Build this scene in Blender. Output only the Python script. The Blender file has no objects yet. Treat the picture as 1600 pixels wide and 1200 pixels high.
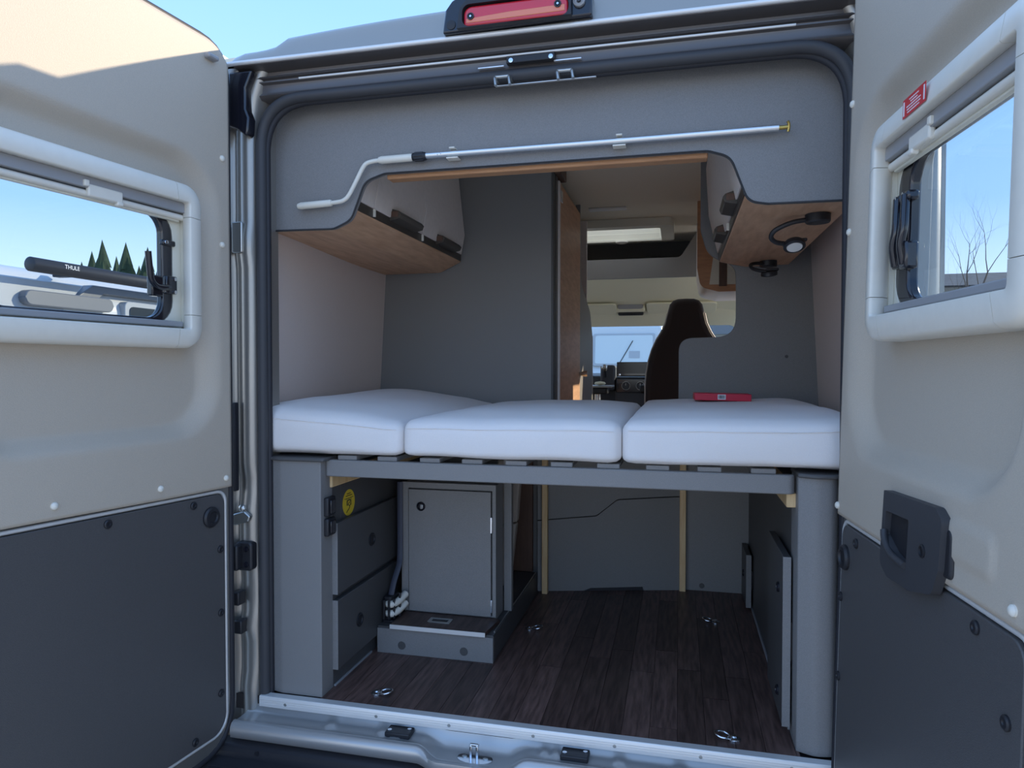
import bpy, bmesh, math, random
from mathutils import Vector, Matrix, noise

# ------------------------------------------------------------------ camera, sky, sun, exposure
scene = bpy.context.scene
COL = scene.collection
cam_d = bpy.data.cameras.new('camera'); cam_d.sensor_width = 36; cam_d.lens = 1085 / 1600 * 36
cam = bpy.data.objects.new('camera', cam_d); COL.objects.link(cam)
cam.location = (.39, -1.8, .96)
cam.rotation_euler = (math.radians(90 - 1.28), 0, math.radians(13.45))
cam_d.clip_start = .02; cam_d.clip_end = 500
scene.camera = cam

SUN = Vector((.69, .55, .33)).normalized()
world = bpy.data.worlds.new('sky'); scene.world = world; world.use_nodes = True
wn = world.node_tree; wn.nodes.clear()
tcw = wn.nodes.new('ShaderNodeTexCoord'); sxyz = wn.nodes.new('ShaderNodeSeparateXYZ'); rampw = wn.nodes.new('ShaderNodeValToRGB')
wn.links.new(tcw.outputs['Generated'], sxyz.inputs[0]); wn.links.new(sxyz.outputs['Z'], rampw.inputs[0])
cr = rampw.color_ramp
cr.elements[0].position = 0; cr.elements[0].color = (.74, .78, .81, 1)
cr.elements[1].position = 1; cr.elements[1].color = (.21, .32, .52, 1)
for p_, c_ in ((.06, (.62, .72, .83)), (.2, (.29, .46, .76)), (.45, (.19, .36, .70))):
    e_ = cr.elements.new(p_); e_.color = (*c_, 1)
bg = wn.nodes.new('ShaderNodeBackground'); bg.inputs['Strength'].default_value = 1.3
wn.links.new(rampw.outputs[0], bg.inputs[0])
wo = wn.nodes.new('ShaderNodeOutputWorld')
wn.links.new(bg.outputs[0], wo.inputs[0])

sd = bpy.data.lights.new('sun', 'SUN'); sd.energy = 3.1; sd.angle = math.radians(.6); sd.color = (1, .83, .60)
so = bpy.data.objects.new('sun', sd); COL.objects.link(so)
so.rotation_euler = SUN.to_track_quat('Z', 'Y').to_euler()
so.location = (20, 6, 8)

vs = scene.view_settings
vs.view_transform = 'Standard'; vs.look = 'None'; vs.gamma = 1; vs.exposure = .84
vs.use_curve_mapping = False

# ------------------------------------------------------------------ helpers
random.seed(4)
XF = Matrix.Identity(4)
W = {}

def setxf(m=None):
    global XF
    XF = m if m is not None else Matrix.Identity(4)

def obj(name, bm, mat, parent=None, smooth=False, bevel=0, seg=2, recalc=True, angle=40):
    bm.transform(XF)
    if recalc: bmesh.ops.recalc_face_normals(bm, faces=bm.faces[:])
    vs_ = [v.co for v in bm.verts]
    lo = Vector([min(v[i] for v in vs_) for i in range(3)]); hi = Vector([max(v[i] for v in vs_) for i in range(3)])
    c = (lo + hi) / 2
    bmesh.ops.translate(bm, verts=bm.verts[:], vec=-c)
    me = bpy.data.meshes.new(name); bm.to_mesh(me); bm.free()
    me.materials.append(MAT[mat] if isinstance(mat, str) else mat)
    if smooth:
        for p in me.polygons: p.use_smooth = True
    o = bpy.data.objects.new(name, me); COL.objects.link(o)
    if bevel:
        b = o.modifiers.new('bevel', 'BEVEL'); b.width = bevel; b.segments = seg; b.limit_method = 'ANGLE'
        b.angle_limit = math.radians(angle); b.harden_normals = False
        for p in me.polygons: p.use_smooth = True
        try: me.set_sharp_from_angle(angle=math.radians(35))
        except Exception: pass
    elif smooth:
        try: me.set_sharp_from_angle(angle=math.radians(angle))
        except Exception: pass
    o.location = c
    W[o.name] = Matrix.Translation(c)
    if parent:
        o.parent = parent; o.matrix_parent_inverse = W[parent.name].inverted()
    return o

def tag(o, label=None, cat=None, group=None, kind=None):
    if label: o['label'] = label
    if cat: o['category'] = cat
    if group: o['group'] = group
    if kind: o['kind'] = kind
    return o

def thing(name, label, cat, loc, group=None, kind=None):
    o = bpy.data.objects.new(name, None); COL.objects.link(o)
    o.empty_display_size = .05
    l = XF @ Vector(loc); o.location = l; W[o.name] = Matrix.Translation(l)
    tag(o, label, cat, group, kind)
    return o

def ax3(axis, p, d):
    return {'x': (d, p[0], p[1]), 'y': (p[0], d, p[1]), 'z': (p[0], p[1], d)}[axis]

def b_box(x0, x1, y0, y1, z0, z1, bm=None):
    bm = bm or bmesh.new()
    m = Matrix.Translation(((x0+x1)/2, (y0+y1)/2, (z0+z1)/2)) @ Matrix.Diagonal((abs(x1-x0), abs(y1-y0), abs(z1-z0), 1))
    bmesh.ops.create_cube(bm, size=1, matrix=m)
    return bm

def box(name, x0, x1, y0, y1, z0, z1, mat, parent=None, bevel=.002, seg=2):
    return obj(name, b_box(x0, x1, y0, y1, z0, z1), mat, parent, bevel=bevel, seg=seg)

def b_prism(poly, axis, a, b, bm=None):
    bm = bm or bmesh.new()
    v0 = [bm.verts.new(ax3(axis, p, a)) for p in poly]; v1 = [bm.verts.new(ax3(axis, p, b)) for p in poly]
    n = len(poly)
    bm.faces.new(v0); bm.faces.new(v1[::-1])
    for i in range(n): bm.faces.new((v0[i], v1[i], v1[(i+1) % n], v0[(i+1) % n]))
    return bm

def prism(name, poly, axis, a, b, mat, parent=None, bevel=.0015, seg=2, angle=40):
    return obj(name, b_prism(poly, axis, a, b), mat, parent, bevel=bevel, seg=seg, angle=angle)

def b_plate(outer, holes, axis, a, b, bm=None):
    bm = bm or bmesh.new()
    ed = []
    loops = []
    for lp in [outer] + holes:
        vv = [bm.verts.new(ax3(axis, p, a)) for p in lp]
        loops.append(vv)
        for i in range(len(vv)): ed.append(bm.edges.new((vv[i], vv[(i+1) % len(vv)])))
    r = bmesh.ops.triangle_fill(bm, use_beauty=True, use_dissolve=False, edges=ed)
    fs = [g for g in r['geom'] if isinstance(g, bmesh.types.BMFace)]
    d = Vector(ax3(axis, (0, 0), b)) - Vector(ax3(axis, (0, 0), a))
    mp = {}
    for lp in loops:
        for v in lp: mp[v] = bm.verts.new(v.co + d)
    for f in fs: bm.faces.new([mp[v] for v in f.verts][::-1])
    for lp in loops:
        n = len(lp)
        for i in range(n):
            q = (lp[i], lp[(i+1) % n]); bm.faces.new((q[0], q[1], mp[q[1]], mp[q[0]]))
    return bm

def plate(name, outer, holes, axis, a, b, mat, parent=None, bevel=.0015, seg=2):
    return obj(name, b_plate(outer, holes, axis, a, b), mat, parent, bevel=bevel, seg=seg, angle=50)

def rrect(x0, x1, y0, y1, r, n=6):
    if not isinstance(r, (list, tuple)): r = [r]*4
    out = []
    cs = [(x0, y0, r[0], 180), (x1, y0, r[1], 270), (x1, y1, r[2], 0), (x0, y1, r[3], 90)]
    for cx, cy, rr, a0 in cs:
        sx = 1 if cx == x0 else -1; sy = 1 if cy == y0 else -1
        if rr <= 0: out.append((cx, cy)); continue
        for k in range(n+1):
            a = math.radians(a0 + 90*k/n)
            out.append((cx + sx*rr + rr*math.cos(a), cy + sy*rr + rr*math.sin(a)))
    return out

def fillet(poly, rad, n=6, closed=True):
    N = len(poly); out = []
    for i in range(N):
        r = rad[i] if isinstance(rad, (list, tuple)) else rad
        p = Vector(poly[i])
        if r <= 0 or (not closed and i in (0, N-1)): out.append(tuple(p)); continue
        a = Vector(poly[i-1]) - p; b = Vector(poly[(i+1) % N]) - p
        la, lb = a.length, b.length; a.normalize(); b.normalize()
        ang = a.angle(b)
        t = min(r/math.tan(ang/2), la*.49, lb*.49)
        p0, p1 = p + a*t, p + b*t
        for k in range(n+1):
            s = k/n
            out.append(tuple(p0*(1-s)**2 + p*2*s*(1-s) + p1*s*s))
    return out

def smoothpath(pts, n=8, closed=False):
    P = [Vector(p) for p in pts]; out = []; N = len(P)
    rng = range(N if closed else N-1)
    for i in rng:
        p0 = P[i-1] if (closed or i > 0) else P[0]; p1 = P[i]; p2 = P[(i+1) % N]
        p3 = P[(i+2) % N] if (closed or i+2 < N) else P[-1]
        for k in range(n):
            t = k/n
            out.append(.5*((2*p1) + (p2-p0)*t + (2*p0-5*p1+4*p2-p3)*t*t + (3*p1-p0-3*p2+p3)*t**3))
    if not closed: out.append(P[-1])
    return out

def b_tube(path, r, seg=10, closed=False, bm=None, flat=1.0):
    bm = bm or bmesh.new()
    P = [Vector(p) for p in path]; N = len(P); rings = []
    up = None
    for i in range(N):
        if closed: t = P[(i+1) % N] - P[i-1]
        else: t = P[min(i+1, N-1)] - P[max(i-1, 0)]
        t.normalize()
        if up is None:
            up = Vector((0, 0, 1)) if abs(t.z) < .9 else Vector((0, 1, 0))
        s = t.cross(up)
        if s.length < 1e-5: s = t.cross(Vector((1, 0, 0)))
        s.normalize(); up = s.cross(t).normalized()
        rr = r[i] if isinstance(r, (list, tuple)) else r
        rings.append([bm.verts.new(P[i] + s*rr*math.cos(2*math.pi*k/seg) + up*rr*flat*math.sin(2*math.pi*k/seg)) for k in range(seg)])
    M = N if closed else N-1
    for i in range(M):
        a, b = rings[i], rings[(i+1) % N]
        for k in range(seg): bm.faces.new((a[k], a[(k+1) % seg], b[(k+1) % seg], b[k]))
    if not closed:
        bm.faces.new(rings[0][::-1]); bm.faces.new(rings[-1])
    return bm

def tube(name, path, r, mat, parent=None, seg=10, closed=False, flat=1.0):
    return obj(name, b_tube(path, r, seg, closed, flat=flat), mat, parent, smooth=True, angle=60)

def b_lathe(prof, origin, axis, seg=20, bm=None):
    """prof: (radius, distance along axis)"""
    bm = bm or bmesh.new()
    ax = Vector(axis).normalized()
    s = ax.orthogonal().normalized(); t = ax.cross(s); o = Vector(origin)
    rings = []
    for r, d in prof:
        if r < 1e-6: rings.append([bm.verts.new(o + ax*d)])
        else: rings.append([bm.verts.new(o + ax*d + (s*math.cos(2*math.pi*k/seg) + t*math.sin(2*math.pi*k/seg))*r) for k in range(seg)])
    for a, b in zip(rings, rings[1:]):
        for k in range(seg):
            q = [a[k % len(a)], a[(k+1) % len(a)], b[(k+1) % len(b)], b[k % len(b)]]
            u = []
            for v in q:
                if v not in u: u.append(v)
            if len(u) > 2: bm.faces.new(u)
    if len(rings[0]) > 1: bm.faces.new(rings[0])
    if len(rings[-1]) > 1: bm.faces.new(rings[-1][::-1])
    return bm

def lathe(name, prof, origin, axis, mat, parent=None, seg=20):
    return obj(name, b_lathe(prof, origin, axis, seg), mat, parent, smooth=True, angle=35)

def b_grid(f, nu, nv, skip=None, bm=None):
    bm = bm or bmesh.new()
    g = [[bm.verts.new(f(i/nu, j/nv)) for j in range(nv+1)] for i in range(nu+1)]
    for i in range(nu):
        for j in range(nv):
            if skip and skip((i+.5)/nu, (j+.5)/nv): continue
            bm.faces.new((g[i][j], g[i+1][j], g[i+1][j+1], g[i][j+1]))
    lone = [v for v in bm.verts if not v.link_faces]
    if lone: bmesh.ops.delete(bm, geom=lone, context='VERTS')
    return bm

def solid(o, th, off=-1):
    m = o.modifiers.new('thickness', 'SOLIDIFY'); m.thickness = th; m.offset = off
    return o

def b_sweepx(prof, xs, zoff=None, bm=None):
    """open profile (y,z) swept along x positions"""
    bm = bm or bmesh.new()
    rows = [[bm.verts.new((x, y, z + (zoff(x, y, z) if zoff else 0))) for (y, z) in prof] for x in xs]
    for a, b in zip(rows, rows[1:]):
        for k in range(len(prof)-1): bm.faces.new((a[k], a[k+1], b[k+1], b[k]))
    return bm

def sstep(a, b, x):
    t = max(0, min(1, (x-a)/(b-a))); return t*t*(3-2*t)

def text_mesh(name, body, size, mat, parent, M):
    cu = bpy.data.curves.new('t', 'FONT'); cu.body = body; cu.size = size; cu.extrude = .0003; cu.align_x = 'CENTER'; cu.align_y = 'CENTER'
    to = bpy.data.objects.new('t', cu); COL.objects.link(to)
    dg = bpy.context.evaluated_depsgraph_get(); dg.update()
    me = bpy.data.meshes.new_from_object(to.evaluated_get(dg))
    bpy.data.objects.remove(to); bpy.data.curves.remove(cu)
    bm = bmesh.new(); bm.from_mesh(me); bpy.data.meshes.remove(me)
    bm.transform(M)
    return obj(name, bm, mat, parent, recalc=False)

# ------------------------------------------------------------------ materials
MAT = {}
def mat(name, col, rough=.5, metal=0, noise_amt=0, noise_scale=300, bump=0, bump_scale=None, spec=.5, stretch=None, col2=None, rnd=0, trans=0, emit=None, coat=0, sheen=0):
    m = bpy.data.materials.new(name); m.use_nodes = True; MAT[name] = m
    nt = m.node_tree; p = nt.nodes['Principled BSDF']
    p.inputs['Base Color'].default_value = (*col, 1); p.inputs['Roughness'].default_value = rough; p.inputs['Metallic'].default_value = metal
    p.inputs['Specular IOR Level'].default_value = spec
    if coat: p.inputs['Coat Weight'].default_value = coat; p.inputs['Coat Roughness'].default_value = .08
    if sheen: p.inputs['Sheen Weight'].default_value = sheen
    if trans: p.inputs['Transmission Weight'].default_value = trans
    if emit: p.inputs['Emission Color'].default_value = (*emit[0], 1); p.inputs['Emission Strength'].default_value = emit[1]
    tc = nt.nodes.new('ShaderNodeTexCoord'); mp = nt.nodes.new('ShaderNodeMapping')
    nt.links.new(tc.outputs['Object'], mp.inputs[0])
    if stretch: mp.inputs['Scale'].default_value = stretch
    if noise_amt or col2 or rnd:
        n = nt.nodes.new('ShaderNodeTexNoise'); n.inputs['Scale'].default_value = noise_scale; n.inputs['Detail'].default_value = 4
        nt.links.new(mp.outputs[0], n.inputs['Vector'])
        mx = nt.nodes.new('ShaderNodeMix'); mx.data_type = 'RGBA'
        c2 = col2 or tuple(c*(1+noise_amt) for c in col); c1 = col if col2 else tuple(c*(1-noise_amt) for c in col)
        mx.inputs['A'].default_value = (*c1, 1); mx.inputs['B'].default_value = (*c2, 1)
        r = nt.nodes.new('ShaderNodeMapRange'); r.inputs[1].default_value = .3; r.inputs[2].default_value = .7
        nt.links.new(n.outputs['Fac'], r.inputs[0]); nt.links.new(r.outputs[0], mx.inputs['Factor'])
        out = mx.outputs['Result']
        if rnd:
            oi = nt.nodes.new('ShaderNodeObjectInfo'); va = nt.nodes.new('ShaderNodeVectorMath'); va.operation = 'SCALE'
            nt.links.new(tc.outputs['Object'], va.inputs[0])
            ad = nt.nodes.new('ShaderNodeVectorMath'); ad.operation = 'ADD'
            sc = nt.nodes.new('ShaderNodeMath'); sc.operation = 'MULTIPLY'; sc.inputs[1].default_value = 57
            nt.links.new(oi.outputs['Random'], sc.inputs[0])
            nt.links.new(tc.outputs['Object'], ad.inputs[0]); nt.links.new(sc.outputs[0], ad.inputs[1]); nt.links.new(ad.outputs[0], mp.inputs[0])
            hs = nt.nodes.new('ShaderNodeHueSaturation')
            mr = nt.nodes.new('ShaderNodeMapRange'); mr.inputs[3].default_value = 1-rnd; mr.inputs[4].default_value = 1+rnd
            nt.links.new(oi.outputs['Random'], mr.inputs[0]); nt.links.new(mr.outputs[0], hs.inputs['Value']); nt.links.new(out, hs.inputs['Color'])
            out = hs.outputs[0]
        nt.links.new(out, p.inputs['Base Color'])
    if bump:
        n2 = nt.nodes.new('ShaderNodeTexNoise'); n2.inputs['Scale'].default_value = bump_scale or noise_scale; n2.inputs['Detail'].default_value = 2
        nt.links.new(mp.outputs[0], n2.inputs['Vector'])
        bp = nt.nodes.new('ShaderNodeBump'); bp.inputs['Strength'].default_value = bump; bp.inputs['Distance'].default_value = .002
        nt.links.new(n2.outputs['Fac'], bp.inputs['Height']); nt.links.new(bp.outputs[0], p.inputs['Normal'])
    return m

mat('panel_grey', (.235, .226, .22), .5, noise_amt=.16, noise_scale=700, bump=.25, bump_scale=600, spec=.45)
mat('panel_dark', (.082, .08, .08), .45, noise_amt=.12, noise_scale=700, bump=.2, bump_scale=600)
mat('edge_dark', (.035, .034, .036), .5)
mat('door_trim', (.52, .45, .365), .55, noise_amt=.05, noise_scale=500, bump=.22, bump_scale=450)
mat('door_board', (.088, .084, .084), .42, noise_amt=.2, noise_scale=900, bump=.25, bump_scale=700, spec=.5)
mat('wall_fabric', (.70, .58, .51), .85, noise_amt=.1, noise_scale=900, bump=.3, bump_scale=900, sheen=.1)
mat('ceiling_fabric', (.88, .81, .66), .85, noise_amt=.06, noise_scale=700, bump=.2)
mat('white_plastic', (.80, .755, .66), .38, noise_amt=.02, noise_scale=40)
mat('cream_plastic', (.76, .73, .62), .45)
mat('grey_bar', (.33, .33, .34), .4)
mat('black_plastic', (.018, .018, .022), .45)
mat('gloss_black', (.012, .012, .018), .15, coat=.4)
mat('rubber', (.022, .022, .028), .6)
mat('rubber_grey', (.048, .048, .053), .55)
mat('paint', (.36, .34, .31), .36, metal=.7, noise_amt=.06, noise_scale=1500, coat=.5)
mat('paint_shaded', (.13, .118, .115), .4, metal=.4, coat=.3)  # body paint with the header channel's shade put into its colour
mat('sill_paint', (.50, .49, .48), .32, metal=.5, coat=.3)
mat('aluminium', (.78, .78, .78), .32, metal=.9)
mat('matt_alu', (.80, .79, .77), .38, metal=.35)
mat('chrome', (.75, .77, .8), .14, metal=1)
mat('steel', (.50, .50, .48), .3, metal=.9)
mat('brass', (.55, .40, .12), .3, metal=.9)
mat('mattress', (.86, .81, .78), .9, noise_amt=.03, noise_scale=900, bump=.4, bump_scale=800, sheen=.2)
mat('oak', (.70, .43, .26), .48, noise_scale=9, stretch=(6, 1, 6), col2=(.54, .30, .17), bump=.1, bump_scale=30)
mat('oak_edge', (.60, .31, .15), .45, noise_scale=12, stretch=(1, 6, 6), col2=(.48, .24, .12))
mat('oak_dark', (.14, .075, .05), .5, noise_scale=10, stretch=(6, 6, 1), col2=(.095, .05, .035))
mat('pine', (.85, .62, .34), .5, noise_scale=14, stretch=(5, 5, .6), col2=(.72, .46, .22))
mat('floor_plank', (.055, .032, .027), .42, noise_scale=16, stretch=(6, .6, 6), col2=(.165, .095, .078), bump=.12, bump_scale=60, rnd=.38, spec=.5)
mat('floor_base', (.02, .014, .013), .6)
mat('flap', (.84, .75, .69), .45, noise_amt=.03, noise_scale=60)
mat('bronze', (.085, .072, .06), .38, metal=.3)
mat('red_box', (.62, .012, .05), .4)
mat('white_paper', (.8, .8, .82), .5)
mat('ink', (.02, .02, .025), .5)
mat('sticker_yellow', (.80, .58, .03), .4)
mat('sticker_red', (.62, .03, .035), .35)
mat('seat_fabric', (.030, .020, .019), .85, noise_amt=.15, noise_scale=300, sheen=.3)
mat('piping', (.55, .53, .5), .5)
mat('leather_beige', (.42, .36, .31), .5)
mat('headliner', (.88, .83, .62), .8)
mat('dash', (.04, .042, .05), .5)
mat('screen', (.012, .012, .014), .2)
mat('strap', (.05, .055, .08), .6)
mat('concrete', (.56, .51, .44), .9, noise_amt=.25, noise_scale=8, bump=.3, bump_scale=60)  # light concrete, kept pale and warm to bounce more light upward
mat('camper_white', (.62, .63, .64), .3, coat=.4)
mat('camper_grey', (.16, .17, .19), .35)
mat('camper_pale', (.40, .42, .45), .35)
mat('camper_window', (.03, .04, .05), .1, coat=.6)
mat('reflection_tinted_glass', (.60, .65, .66), .15, coat=.5)  # whitish reflections and haze put into the glass colour
mat('awning', (.035, .036, .042), .4)
mat('conifer', (.028, .05, .024), .9, noise_amt=.4, noise_scale=2)
mat('bark', (.15, .115, .09), .9)
mat('roof_tile', (.12, .115, .115), .8, noise_amt=.2, noise_scale=3)
mat('facade', (.45, .43, .39), .85)
mat('hill', (.10, .12, .07), .95, noise_amt=.3, noise_scale=.2)
mat('lens_red', (.62, .02, .035), .12, spec=.6, coat=.7)
mat('lens_clear', (.8, .22, .12), .15, coat=.6)
mat('led', (.85, .84, .8), .35)
mat('smoke_cloth', (.012, .012, .014), .8)

def glassmat(name, tint, gloss=.08):
    m = bpy.data.materials.new(name); m.use_nodes = True; MAT[name] = m; nt = m.node_tree; nt.nodes.clear()
    o = nt.nodes.new('ShaderNodeOutputMaterial'); t = nt.nodes.new('ShaderNodeBsdfTransparent'); t.inputs[0].default_value = (*tint, 1)
    g = nt.nodes.new('ShaderNodeBsdfGlossy'); g.inputs['Roughness'].default_value = .02
    lw = nt.nodes.new('ShaderNodeLayerWeight'); lw.inputs[0].default_value = .5
    pw = nt.nodes.new('ShaderNodeMath'); pw.operation = 'POWER'; pw.inputs[1].default_value = 5; nt.links.new(lw.outputs['Facing'], pw.inputs[0])
    f = nt.nodes.new('ShaderNodeMath'); f.operation = 'MULTIPLY_ADD'; f.inputs[1].default_value = .5; f.inputs[2].default_value = .025; nt.links.new(pw.outputs[0], f.inputs[0])
    x = nt.nodes.new('ShaderNodeMixShader'); nt.links.new(f.outputs[0], x.inputs[0]); nt.links.new(t.outputs[0], x.inputs[1]); nt.links.new(g.outputs[0], x.inputs[2])
    nt.links.new(x.outputs[0], o.inputs[0])
glassmat('glass', (.78, .84, .88))
glassmat('windscreen_glass', (.90, .95, .96))
m = bpy.data.materials.new('blind_cloth'); m.use_nodes = True; MAT['blind_cloth'] = m; nt = m.node_tree; nt.nodes.clear()
_o = nt.nodes.new('ShaderNodeOutputMaterial'); _t = nt.nodes.new('ShaderNodeBsdfTranslucent'); _t.inputs[0].default_value = (.98, .86, .66, 1)
_d = nt.nodes.new('ShaderNodeBsdfTransparent'); _d.inputs[0].default_value = (1, .95, .85, 1); _x = nt.nodes.new('ShaderNodeMixShader'); _x.inputs[0].default_value = .25
nt.links.new(_t.outputs[0], _x.inputs[1]); nt.links.new(_d.outputs[0], _x.inputs[2]); nt.links.new(_x.outputs[0], _o.inputs[0])

# ------------------------------------------------------------------ the ground and the van shell (setting)
g = obj('floor_ground', b_box(-60, 60, -40, 80, -.72, -.62), 'concrete')
g.name = 'ground'; W['ground'] = W.pop('floor_ground')
tag(g, 'pale asphalt of the parking area under the vans', 'ground', kind='structure')

floor = box('floor', -.93, .93, .0, 4.3, -.05, -.006, 'floor_base', bevel=0)
tag(floor, 'dark wood plank floor of the van load area', 'floor', kind='structure')
PW = .0722
rowx = -.618; r_i = 0
while rowx < .69:
    x1 = min(rowx + PW, .69)
    y = .004 - random.uniform(0, .55)
    while y < 1.36:
        ln = random.choice((.52, .66, .80, .95))
        a, b = max(y, .004), min(y + ln, 1.36)
        if b - a > .03: box('plank', rowx + .0006, x1 - .0006, a + .0007, b - .0007, -.006, .0, 'floor_plank', floor, bevel=0)
        y += ln
    rowx += PW

# walls: inner fabric skin with the painted outer skin as a part
def wallx(s, y, z):
    return s*(.862 + .075*sstep(.0, 1.0, y) - .055*(z-.87) + (.02 if s > 0 else 0)*sstep(.1, .9, y))
for s, nm, lab in ((-1, 'wall_left', 'taupe fabric covered left side wall above the bed'), (1, 'wall_right', 'taupe fabric covered right side wall above the bed')):
    w = obj(nm, b_grid(lambda a, b: (wallx(s, .02 + a*1.5, -.05 + b*1.93), .02 + a*1.5, -.05 + b*1.93), 14, 14), 'wall_fabric', smooth=True)
    tag(w, lab, 'wall', kind='structure')
    solid(w, .01, off=0)
    yz = [(1.5, -.05), (4.2, -.05), (4.2, .86), (3.5, 1.50), (3.3, 1.88), (1.5, 1.88)]
    holes = [rrect(2.52, 3.08, .03, 1.70, .06)] if s > 0 else [rrect(2.5, 3.0, .9, 1.5, .06)]  # right: unseen side door opening, added to let light into the living area
    holes.append([(3.12, .98), (4.02, .90), (3.62, 1.30), (3.12, 1.37)])
    obj('front_lining', b_plate(yz, holes, 'x', s*.94, s*.955), 'wall_fabric', w)
    # painted outer skin with the same window and added light apertures
    yo = [(.02, -.35), (4.35, -.35), (4.35, .80), (3.6, 1.50), (3.35, 1.93), (.02, 1.93)]
    o = obj('outer_skin', b_plate(yo, [list(h) for h in holes], 'x', s*.985, s*.995), 'paint', w)
    if s < 0: obj('pane', b_box(-.966, -.962, 2.48, 3.02, .88, 1.52), 'glass', w)  # unseen left window, added for more light in the living area
    obj('pane', b_prism([(3.10, .96), (4.05, .88), (3.64, 1.32), (3.10, 1.39)], 'x', s*.962, s*.966), 'windscreen_glass', w)

# ceiling lining with the roof light aperture
ceil = obj('ceiling', b_plate([(-.93, .02), (.93, .02), (.93, 3.35), (-.93, 3.35)], [rrect(-.42, .30, 2.50, 2.93, .03)], 'z', 1.862, 1.875), 'ceiling_fabric')
tag(ceil, 'pale beige lined ceiling of the van living area', 'ceiling', kind='structure')
# painted outer roof: raised centre, lower shoulders, rounded rear edge
def roofz(x, y):
    ax = abs(x)
    top = 1.876 + .022*(1-sstep(.70, .74, ax)) + .032*(1 - (min(ax, .8)/.8)**2)
    side = .06*sstep(.80, .99, ax)**2
    t = max(0, min(1, (y + .04)/.055))
    k = (1 - (1-t)**2.4)
    return 1.828 + (top - side - 1.828)*k + .006*sstep(.05, .4, y)
def roof_pt(a, b):
    x = -.995 + 1.99*a
    ys = [-.04, -.0395, -.037, -.033, -.028, -.021, -.012, .0, .015, .035, .06, .3, .8, 1.6, 2.45, 2.96, 3.4]
    y = ys[round(b*16)]
    q = .06*sstep(.82, .99, abs(x)) * (1 if b < .6 else 0)
    return (x, y + q, roofz(x, y))
rf = obj('outer_roof', b_grid(roof_pt, 60, 16, skip=lambda a, b: 14/16 < b < 15/16 and .30 < a < .655), 'paint', ceil, smooth=True)

# rear header below the gutter: lip, channel, flange
xs = [-.845 + 1.69*i/24 for i in range(25)]
header = obj('trim_1', b_sweepx([(.06, 1.835), (-.02, 1.835), (-.044, 1.831), (-.047, 1.824), (-.043, 1.818), (-.02, 1.816), (.003, 1.812), (.004, 1.802), (-.008, 1.797), (-.010, 1.792),
      (.0, 1.789), (.001, 1.786), (-.006, 1.784), (-.006, 1.781), (.004, 1.777), (.008, 1.757), (.002, 1.748), (.012, 1.738), (.06, 1.735)], xs), 'paint_shaded', smooth=True, angle=50)
tag(header, 'painted header channel, colour darkened for shade, above the rear door opening', 'trim', kind='structure')
tube('gutter_lip', [(x, -.044, 1.826) for x in (-.865, -.4, 0, .4, .865)], .0065, 'matt_alu', header, seg=10)
tube('flange_line', [(x, -.006, 1.7835) for x in (-.66, 0, .66)], .0034, 'matt_alu', header, seg=8)
pb = prism('latch_plate', [(-.053, 1.760), (.076, 1.760), (.076, 1.778), (-.053, 1.778)], 'y', -.014, .004, 'black_plastic', header, bevel=.002)
for x in (-.040, .066): lathe('screw', [(.006, 0), (.006, .003), (0, .004)], (x, -.014, 1.766), (0, -1, 0), 'chrome', pb, seg=12)
for x in (-.097, .108): box('weld_strip', x-.036, x+.036, -.005, .004, 1.757, 1.761, 'aluminium', header, bevel=.001)
box('flange_strip', -.09, .18, .012, .02, 1.714, 1.7165, 'aluminium', header, bevel=.0008)
for x in (-.062, .103):
    tube('striker_loop', fillet([(x-.019, .02, 1.726), (x-.019, -.026, 1.722), (x-.014, -.034, 1.697)], .008, 5, False) , .0044, 'steel', header, seg=8)
    tube('striker_loop', fillet([(x+.019, .02, 1.726), (x+.019, -.026, 1.722), (x+.024, -.034, 1.697)], .008, 5, False), .0044, 'steel', header, seg=8)
    tube('striker_loop', [(x-.019, -.022, 1.7235), (x+.019, -.022, 1.7235)], .0048, 'steel', header, seg=8)

# door jambs: pressed steel columns, each its own piece of trim
def jamb(s, nm, lab):
    prof = [(-.992, .10), (-.99, .03), (-.965, -.010), (-.925, -.020), (-.897, -.014), (-.880, .006), (-.868, .008), (-.852, -.006), (-.832, -.010), (-.816, -.004), (-.806, .014), (-.800, .03), (-.79, .09)]
    prof = smoothpath([(p[0], p[1], 0) for p in prof], 3)
    N = 44
    def pt(a, b):
        p = prof[round(a*(len(prof)-1))]; z = -.11 + b*1.935
        y = p.y
        inner = sstep(-.90, -.86, p.x) * (1-sstep(-.825, -.80, p.x))
        for zc, h, d in ((1.335, .05, -.006), (.30, .09, .010), (.12, .07, .008), (.62, .06, .006)):
            y += inner*d*(1-sstep(h*.75, h, abs(z-zc)))
        x = p.x
        if z > 1.64: x += .05*((z-1.64)/.18)**2 if p.x > -.95 else 0
        return (-s*x, y, z)
    j = obj(nm, b_grid(pt, len(prof)-1, N), 'paint', smooth=True, angle=80)
    tag(j, lab, 'door jamb', kind='structure')
    return j
jl = jamb(-1, 'trim_2', 'grey painted left door jamb beside the rear opening')
jr = jamb(1, 'trim_3', 'grey painted right door jamb beside the rear opening')
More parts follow.
